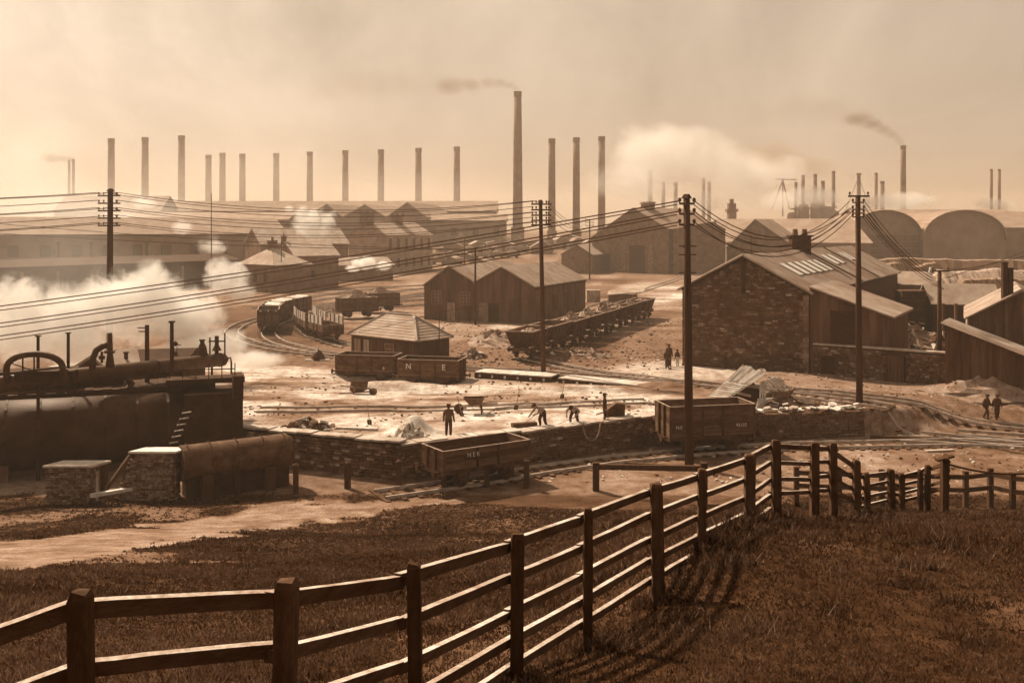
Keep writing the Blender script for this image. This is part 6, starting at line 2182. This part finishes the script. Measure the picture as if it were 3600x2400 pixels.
# long ore bank with pale crest in front of the arched sheds
obk = world_thing('ore_bank', 'long dark bank of ore with pale crest in front of the arched sheds', 'bank', G(3300, 1000, 0))
def ridge(parent, name, px0, px1, D, ytop, mat, seed, base=0.0, dep=6.0, cap=None):
    n = 46
    r = random.Random(seed)
    x0, x1 = (px0 - 1800) / F * D, (px1 - 1800) / F * D
    vs = []
    h0 = CAMH - (ytop - HZ) / F * D - base
    for i in range(n + 1):
        f = i / n
        x = x0 + (x1 - x0) * f
        h = h0 * (.86 + .28 * float(vnoise(np.array([x]), np.array([D]), 4.0, seed)[0])) * min(1, 6 * f + .2, 6 * (1 - f) + .2)
        for (dy, z) in ((-dep, base - .3), (-dep * .55, base + h * .55), (-dep * .12, base + h * .96), (dep * .2, base + h), (dep, base - .3)):
            vs.append((x + r.uniform(-.15, .15), D + dy + r.uniform(-.3, .3), z + r.uniform(-.1, .1)))
    fs = [(i * 5 + k, i * 5 + 5 + k, i * 5 + 6 + k, i * 5 + 1 + k) for i in range(n) for k in range(4)]
    o = MB().add(vs, fs).build(name, mat, parent)
    if cap:
        o.data.materials.append(cap)
        for p in o.data.polygons:
            if p.index % 4 == 2:
                p.material_index = 1
    return o
ridge(obk, 'mound', 2960, 3700, 236, 912, m_lump, 81, cap=m_coal)
ridge(obk, 'mound', 3080, 3330, 212, 930, m_lump, 82, cap=m_coal)
ridge(obk, 'mound', 3240, 3750, 190, 946, m_coal, 83, cap=m_ore)
ridge(obk, 'mound', 3330, 3720, 160, 985, m_lump, 84, cap=m_coal)
ridge(obk, 'mound', 3040, 3200, 175, 962, m_coal, 85, cap=m_ore)
# trucks and small stores around the foot of the tall stacks
r = random.Random(55)
for k, (px, py, w_, h_, lab) in enumerate(((1650, 945, 5, 3, 'small pale-roofed store right of the office block'), (1610, 912, 4, 2.4, 'tiny pale-roofed store behind the office block corner'), (1740, 880, 7, 3.2, 'low hazy store at the foot of the tallest chimney'),
                                           (1960, 860, 9, 4, 'low hazy store left of the great shed'), (1560, 930, 4, 2.5, 'small dark store close to the office block'))):
    p = on_ground(px, py)
    Gable('small_store', lab, (p.x, p.y), (p.x + w_, p.y - .6), (1.5, 5), p.z + h_ * .65, p.z + h_, m_brick, m_slate, z0=p.z, cat='shed', over=.2)
fw = world_thing('far_fence', 'long hazy plank fence right of the office block, below the tallest chimney', 'fence', G(1720, 910))
for k in range(34):
    px = 1625 + 12 * k
    p = on_ground(px, 902 - k * .9)
    MB().box((p.x, p.y, p.z + .9), (1.3, .12, 2.3)).build('plank', m_timber_pale if k % 3 else m_timber, fw)
lt = world_thing('yard_hut', 'low pale-roofed hut in the gap right of the twin-gabled shed', 'hut', G(2100, 1060))
p = G(2085, 1060)
MB().box((p.x, p.y, .9), (2.2, 2.0, 2.0)).build('wall', m_timber_pale, lt)
MB().par((p.x + 2.0, p.y - 3, 1.2), (6.0, 1.0, .4), (.5, 2.4, .5), (0, 0, .12)).build('roof', m_slate, lt)
MB().box((p.x + 4.6, p.y - 1.6, .6), (4.6, 1.6, 1.3)).build('store', m_timber, lt)

# far sidings: small wagons, huts and stacked material too hazy to tell apart
r = random.Random(404)
fwg = []
def far_wagon(px, py, load, label):
    p = on_ground(px, py)
    rz = R(r.uniform(-4, 12))
    t = local_thing('far_wagon', label, 'railway wagon', p, rz, 'small wagons in the far sidings')
    MB().box((0, 0, 1.5), (5.2, 2.3, 1.1)).build('body', m_far if r.random() < .6 else m_office, t)
    MB().box((0, 0, .85), (5.0, 1.8, .25)).build('frame', m_dark, t)
    for ax in (-1.4, 1.4):
        MB().tube([(ax, -.95, .48), (ax, .95, .48)], .46, 10).build('wheel', m_dark, t)
    if load:
        heap('load', t, (0, 0, 1.9), 2.3, 1.0, .9, m_ore if r.random() < .5 else m_coal, r.randint(0, 99), 12, 4)
for row, (py, px0, n_) in enumerate(((930, 1545, 2), (912, 1535, 6), (893, 1560, 9), (876, 1600, 10))):
    for k in range(n_):
        far_wagon(px0 + k * (60 - 7 * row) + r.uniform(-3, 3), py - k * 1.0, r.random() < .6, ORD[k] + ' wagon from the left in the ' + ('front', 'second', 'third', 'farthest')[row] + ' hazy row beyond the twin-gabled shed')
for k in range(13):
    px, py = 1560 + 50 * k + r.uniform(-10, 10), 884 + r.uniform(-24, 14)
    p = on_ground(px, py)
    w_ = r.uniform(3, 8)
    Gable('far_hut', ORD[k] + ' from the left of the small hazy huts right of the office block', (p.x, p.y), (p.x + w_, p.y + r.uniform(-1, 1)), (r.uniform(-2, 2), 6), p.z + r.uniform(2.2, 3.4), p.z + r.uniform(3.8, 5.4), m_office if k % 2 else m_brick, m_slate if k % 3 else m_far2, z0=p.z, cat='hut', over=.2, group='small huts in the far sidings')
for k in range(11):
    px, py = 3055 + 50 * k + r.uniform(-12, 12), 1000 + r.uniform(-30, 40)
    p = on_ground(px, py)
    if p.y < 126:
        p = on_ground(px, 1040)
    w_ = r.uniform(2.5, 5.5)
    t = world_thing('material_stack', ORD[k] + ' from the left of the untidy plate stacks in the right-hand scrap yard', 'stack', p, 'stacks in the scrap yard')
    for j in range(6):
        MB().box((p.x + r.uniform(-.3, .3), p.y + r.uniform(-.3, .3), p.z + .3 + .36 * j), (w_ * r.uniform(.6, 1), 1.4, .24), R(r.uniform(-12, 12))).build('plate', (m_cope, m_ore, m_timber, m_dark)[r.randint(0, 3)], t)
# windows and gutters for the bigger sheds
for k in range(6):
    panel(bs.t, 'window', bs.side(.1 + .15 * k, 7.5, .05), bs.L, 1.6, 2.6, m_dark, .06)
for k in range(7):
    panel(b4.t, 'window', Vector((b4.A.x + b4.L.x * (.08 + .13 * k), b4.A.y + b4.L.y * (.08 + .13 * k) - .3, 4.6)), -b4.L, 2.4, 2.4, m_dark, .08)
for g_, n_ in ((s2, 11), (fs[0], 14), (fs[3], 4)):
    for k in range(n_):
        f = (k + .5) / n_
        zc = (g_.z0 + g_.ze) / 2 + .8
        panel(g_.t, 'window', Vector((g_.A.x + g_.L.x * f, g_.A.y + g_.L.y * f, zc)) + Vector((g_.L.y, -g_.L.x, 0)).normalized() * (.35 if Vector((g_.L.y, -g_.L.x, 0)).y < 0 else -.35), -g_.L, 2.6, 3.0, m_dark, .1)
    MB().bar(Vector((g_.A.x, g_.A.y - .5, g_.ze - .2)), Vector((g_.A.x + g_.L.x, g_.A.y + g_.L.y - .5, g_.ze - .2)), .3, .4).build('gutter', m_dark, g_.t)
# ------------------------------------------------------------------ grass on the hill
def grass_mask(x, y):
    z = hgt(x, y)
    px = 1800 + x / y * F
    py = HZ + (CAMH - z) / y * F
    w1, w2 = vnoise(x, y, 1.1, 3) - .5, vnoise(x, y, .45, 4) - .5
    hm_ = 1 - smoothstep(48.0, 49.6, y + w1 * 1.5)
    hm_ = hm_ * (((x - 4.5) / 9.0) ** 2 + ((y - 53) / 7.5) ** 2 > 1)
    u = curve(px, [(-900, 1960), (0, 1902), (350, 1868), (640, 1832), (860, 1795), (960, 1762), (1500, 1752), (1750, 1752)])
    l = curve(px, [(-900, 2130), (0, 2008), (500, 1925), (900, 1866), (1200, 1828), (1520, 1776), (1750, 1760)])
    pm = smoothstep(-6, 6, py - u + w1 * 26 + w2 * 12) * smoothstep(-6, 6, l - py + w1 * 22 + w2 * 14) * (px < 1640)
    br = smoothstep(.62, .8, vnoise(x, y, 2.4, 11)) * (y > 26) * (px < 1000)
    return np.clip(hm_ - pm - .8 * br, 0, 1), z

NT = 145000
D = 4.5 + 45.5 * rng.random(NT * 2) ** 1.35
s_ = rng.uniform(-1, 1, NT * 2)
X = s_ * (3.5 + .62 * D)
msk, Zg = grass_mask(X, D)
keep = rng.random(NT * 2) < msk * (.45 + .75 * vnoise(X, D, 1.6, 31))
X, D, Zg = X[keep][:NT], D[keep][:NT], Zg[keep][:NT]
# rank tufts round the fence posts and here and there on the bank
ex, ey = [], []
for (px_, py_, D_, w_) in FP[1:]:
    t9 = P(px_, py_, D_)
    ex.append(rng.normal(t9.x, .16, 130))
    ey.append(rng.normal(t9.y, .16, 130))
for _ in range(150):
    c9 = rng.uniform(6, 40)
    q9 = rng.uniform(-1, 1) * (1.5 + .54 * c9)
    k9 = int(rng.integers(15, 60))
    ex.append(rng.normal(q9, .16, k9))
    ey.append(rng.normal(c9, .16, k9))
ex, ey = np.concatenate(ex), np.concatenate(ey)
mk9, ez = grass_mask(ex, ey)
ok9 = mk9 > .5
n0 = len(X)
X, D, Zg = np.concatenate([X, ex[ok9]]), np.concatenate([D, ey[ok9]]), np.concatenate([Zg, ez[ok9]])
nb = 5
n = len(X)
rank = np.repeat((np.arange(n) >= n0).astype(float), nb)
clump = vnoise(X, D, 1.3, 33) * .6 + vnoise(X, D, .4, 34) * .4
cx = np.repeat(X, nb) + rng.normal(0, .045, n * nb)
cyy = np.repeat(D, nb) + rng.normal(0, .045, n * nb)
cz = np.repeat(Zg, nb) - .01
cl = np.repeat(clump, nb)
big = np.repeat(smoothstep(.55, .85, vnoise(X, D, 2.6, 61)), nb)
hh = (.025 + .06 * rng.random(n * nb) ** 1.6) * (.4 + 1.0 * cl) * (1 + .7 * big) * (1 + 1.3 * rank)
ww = np.maximum(.007, .0011 * cyy) * rng.uniform(.7, 1.3, n * nb)
ang = rng.uniform(0, 2 * np.pi, n * nb)
lean = hh * rng.uniform(.2, 1.0, n * nb)
la = rng.uniform(0, 2 * np.pi, n * nb)
ca, sa = np.cos(ang) * ww, np.sin(ang) * ww
v0 = np.stack([cx - ca, cyy - sa, cz], 1)
v1 = np.stack([cx + ca, cyy + sa, cz], 1)
v2 = np.stack([cx + np.cos(la) * lean, cyy + np.sin(la) * lean, cz + hh], 1)
co = np.stack([v0, v1, v2], 1).reshape(-1, 3)
gm = bpy.data.meshes.new('grass')
m_ = len(co)
gm.vertices.add(m_)
gm.vertices.foreach_set('co', co.astype(np.float32).ravel())
gm.loops.add(m_)
gm.loops.foreach_set('vertex_index', np.arange(m_, dtype=np.int32))
gm.polygons.add(m_ // 3)
gm.polygons.foreach_set('loop_start', np.arange(0, m_, 3, dtype=np.int32))
gm.polygons.foreach_set('loop_total', np.full(m_ // 3, 3, np.int32))
gm.update()
tn = (.055 + .075 * rng.random(n * nb) ** 2) * (.55 + 1.0 * cl ** 1.6) * (.8 + .6 * np.repeat(vnoise(X, D, 4.5, 62), nb))
pale = rng.random(n * nb) < .012 + .05 * rank
tn = np.where(pale, .22, tn)
at = gm.attributes.new('tone', 'FLOAT', 'POINT')
at.data.foreach_set('value', np.repeat(tn, 3).astype(np.float32))
m_grass = M('dry_grass', .1, rough=.8, var=.1, scale=1.0, attr='tone', spec=.1)
nt = m_grass.node_tree
pb = nt.nodes['Principled BSDF']
rampn = [q for q in nt.nodes if q.bl_idname == 'ShaderNodeValToRGB'][0]
tr = nt.nodes.new('ShaderNodeBsdfTranslucent')
nt.links.new(rampn.outputs['Color'], tr.inputs['Color'])
mx = nt.nodes.new('ShaderNodeMixShader')
mx.inputs[0].default_value = .35
outn = [q for q in nt.nodes if q.bl_idname == 'ShaderNodeOutputMaterial'][0]
nt.links.new(pb.outputs['BSDF'], mx.inputs[1])
nt.links.new(tr.outputs['BSDF'], mx.inputs[2])
nt.links.new(mx.outputs['Shader'], outn.inputs['Surface'])
grass = link_mesh('grass', gm, m_grass)
tag(grass, 'short rough grass covering the hill around the fence', 'grass', kind='stuff')
# ------------------------------------------------------------------ steam and smoke
def cloud(name, label, puffs, dens, nscale, soft=.25, erode=.9, col=(1, .97, .93), aniso=.35, step=.35, absorb=None, pad=1.15, detail=5, bias=0.0, stretch=(1, 1, 1), rough=.62):
    lo = Vector((min(c.x - r[0] * pad for c, r in puffs), min(c.y - r[1] * pad for c, r in puffs), min(c.z - r[2] * pad for c, r in puffs)))
    hi = Vector((max(c.x + r[0] * pad for c, r in puffs), max(c.y + r[1] * pad for c, r in puffs), max(c.z + r[2] * pad for c, r in puffs)))
    m = bpy.data.materials.new(name + '_vapour')
    m.use_nodes = True
    nt = m.node_tree
    nt.nodes.clear()
    out = nt.nodes.new('ShaderNodeOutputMaterial')
    vp = nt.nodes.new('ShaderNodeVolumePrincipled')
    tc = nt.nodes.new('ShaderNodeTexCoord')
    pos = tc.outputs['Object']
    best = None
    for c, r in puffs:
        sb = nt.nodes.new('ShaderNodeVectorMath')
        sb.operation = 'SUBTRACT'
        nt.links.new(pos, sb.inputs[0])
        sb.inputs[1].default_value = c
        dv = nt.nodes.new('ShaderNodeVectorMath')
        dv.operation = 'DIVIDE'
        nt.links.new(sb.outputs[0], dv.inputs[0])
        dv.inputs[1].default_value = r
        ln = nt.nodes.new('ShaderNodeVectorMath')
        ln.operation = 'LENGTH'
        nt.links.new(dv.outputs[0], ln.inputs[0])
        v = mathn(nt, 'SUBTRACT', 1.0, ln.outputs['Value'])
        best = v if best is None else mathn(nt, 'MAXIMUM', best, v)
    mp = nt.nodes.new('ShaderNodeMapping')
    mp.inputs['Scale'].default_value = stretch
    nt.links.new(pos, mp.inputs['Vector'])
    nz_ = noise_out(nt, mp.outputs['Vector'], nscale, detail, rough, .4)
    nn = mathn(nt, 'MULTIPLY', mathn(nt, 'SUBTRACT', nz_, .5 - bias), erode * 2)
    d = mathn(nt, 'ADD', best, nn)
    dd_ = remap(nt, d, .0, soft, 0, dens)
    # nothing outside the puffs themselves
    edge = remap(nt, best, -0.14, 0.04, 0, 1)
    dd_ = mathn(nt, 'MULTIPLY', dd_, edge)
    nt.links.new(dd_, vp.inputs['Density'])
    vp.inputs['Color'].default_value = (*col, 1)
    vp.inputs['Anisotropy'].default_value = aniso
    if absorb:
        vp.inputs['Absorption Color'].default_value = (*absorb, 1)
    nt.links.new(vp.outputs['Volume'], out.inputs['Volume'])
    try:
        m.cycles.volume_step_rate = step
    except Exception:
        pass
    c = (lo + hi) / 2
    o = MB().box(c, hi - lo).build(name, m)
    tag(o, label, 'steam' if name == 'steam' else 'smoke', kind='stuff')
    return o

def S(px, py, D, rx, ry=None, rz=None):
    """puff at a pixel; radii given in photograph pixels"""
    k = D / F
    return (P(px, py, D), (rx * k, (ry or rx) * k, (rz or rx * .7) * k))

# the white bank behind the boiler pipes
cloud('steam', 'dense bank of white steam behind the boiler pipes at the left',
      [S(60, 1130, 74, 150, 120, 165), S(250, 1140, 75, 190, 120, 150), S(420, 1080, 76, 170, 120, 150), S(540, 1050, 77, 150, 110, 130), S(640, 1120, 76, 150, 110, 115), S(720, 1215, 76, 190, 110, 70), S(860, 1262, 77, 150, 60, 40)],
      .6, .42, .34, 1.45, step=.13, detail=8, rough=.72, bias=-.01)
cloud('steam', 'thin veil of steam rising over the boiler plant at the left edge', [S(120, 930, 96, 420, 120, 260), S(420, 960, 98, 300, 100, 150)], .03, .12, .9, 1.1, step=.3, detail=6, rough=.68)
cloud('steam', 'puff of white steam beside the left-hand rail curve', [S(800, 985, 100, 85, 70, 70), S(770, 940, 101, 50, 50, 40), S(850, 1020, 99, 50, 50, 40)], .5, .5, .35, 1.4, step=.2, rough=.72)
cloud('steam', 'plume of white steam rising beside the office block', [S(1090, 790, 238, 70, 50, 55), S(1055, 755, 238, 34, 30, 40), S(1150, 770, 238, 42, 30, 40), S(1020, 735, 238, 22, 20, 18)], .4, .26, .4, 1.4, step=.2, rough=.72)
cloud('steam', 'small white puffs from an engine below the office block', [S(1285, 925, 205, 50, 40, 26), S(1345, 935, 205, 36, 30, 18), S(1240, 945, 205, 30, 30, 14)], .8, .45, .35, 1.3, step=.25, rough=.72)
cloud('steam', 'faint white puffs drifting over the long sheds at the left', [S(745, 865, 230, 55, 40, 40), S(640, 795, 250, 40, 40, 30), S(505, 712, 330, 45, 40, 26), S(440, 765, 300, 30, 30, 14)], .3, .25, .6, 1.3, step=.3, rough=.72)
# drifting murk over the left-hand side
cloud('smoke', 'pale smoke drifting over the sheds and chimneys at the left', [S(120, 790, 300, 330, 150, 260), S(420, 760, 330, 330, 150, 110), S(60, 560, 340, 280, 160, 220)],
      .03, .022, .8, .75, step=.45, aniso=.3)
cloud('smoke', 'thin smoke veil hanging among the row of twelve chimneys', [S(700, 660, 500, 700, 130, 170), S(1400, 690, 500, 560, 130, 120), S(2300, 720, 480, 700, 110, 110), S(3200, 730, 470, 600, 110, 80)], .012, .012, .9, .9, step=.5, aniso=.3, col=(.97, .9, .82))

# white cloud over the furnaces
cloud('steam', 'great pale cloud of steam drifting over the furnaces right of the middle', [S(2610, 640, 430, 150, 110, 120), S(2210, 650, 430, 170, 100, 80), S(2330, 530, 440, 260, 130, 100), S(2480, 710, 425, 170, 90, 45), S(2900, 690, 430, 90, 60, 35), S(2730, 600, 440, 120, 80, 60), S(2440, 600, 435, 120, 80, 70)],
      .07, .04, .8, 1.7, step=.22, detail=8, rough=.72, col=(1, .98, .95))
cloud('steam', 'low band of pale steam over the arched sheds', [S(3170, 708, 440, 130, 70, 36), S(3060, 714, 440, 80, 50, 30), S(3500, 718, 440, 90, 50, 28), S(2860, 690, 440, 110, 60, 42), S(2740, 705, 440, 110, 60, 40)], .12, .055, .5, 1.3, step=.3, rough=.72, detail=7)
# dark smoke trails
dk = dict(col=(.32, .24, .17), aniso=.2)
cloud('smoke', 'dark smoke trailing left from the top of the tallest chimney', [S(1815, 312, 430, 26, 20, 14), S(1790, 300, 430, 32, 24, 18), S(1755, 292, 430, 42, 30, 22), S(1710, 294, 430, 52, 40, 28), S(1655, 300, 430, 66, 50, 34), S(1590, 302, 430, 80, 50, 38)], .15, .08, 1.0, .75, step=.25, stretch=(.5, 1, 1), **dk)
cloud('smoke', 'dark smoke trailing left from the lone chimney at the right', [S(3172, 505, 480, 18, 14, 14), S(3158, 490, 480, 22, 20, 16), S(3135, 473, 480, 28, 24, 18), S(3105, 456, 480, 36, 30, 20), S(3065, 438, 480, 46, 40, 24), S(3015, 420, 480, 60, 50, 28)], .14, .08, 1.0, .75, step=.25, stretch=(.6, 1, .8), **dk)
cloud('smoke', 'dark smoke drifting from the close pair of chimneys at the left', [S(246, 560, 560, 22, 20, 12), S(218, 560, 560, 30, 24, 16), S(180, 558, 560, 40, 30, 20)], .2, .1, .9, .5, step=.3, **dk)
cloud('smoke', 'brown smoke over the furnace chimneys', [S(2860, 590, 485, 110, 60, 50), S(2990, 618, 485, 50, 30, 14), S(2700, 560, 490, 160, 80, 70)], .05, .05, .8, .8, step=.4, col=(.5, .37, .25), aniso=.2)

cloud('smoke', 'faint tail of smoke drifting on from the tallest chimney', [S(1580, 300, 430, 130, 60, 50), S(1440, 305, 430, 170, 70, 60), S(1260, 300, 430, 220, 80, 70)], .022, .035, 1.0, 1.5, step=.35, stretch=(.4, 1, 1), **dk)
cloud('smoke', 'faint tail of smoke drifting on from the lone chimney at the right', [S(3010, 415, 480, 100, 60, 46), S(2900, 400, 480, 140, 70, 56), S(2760, 390, 480, 180, 80, 60)], .02, .035, 1.0, 1.5, step=.35, stretch=(.4, 1, 1), **dk)
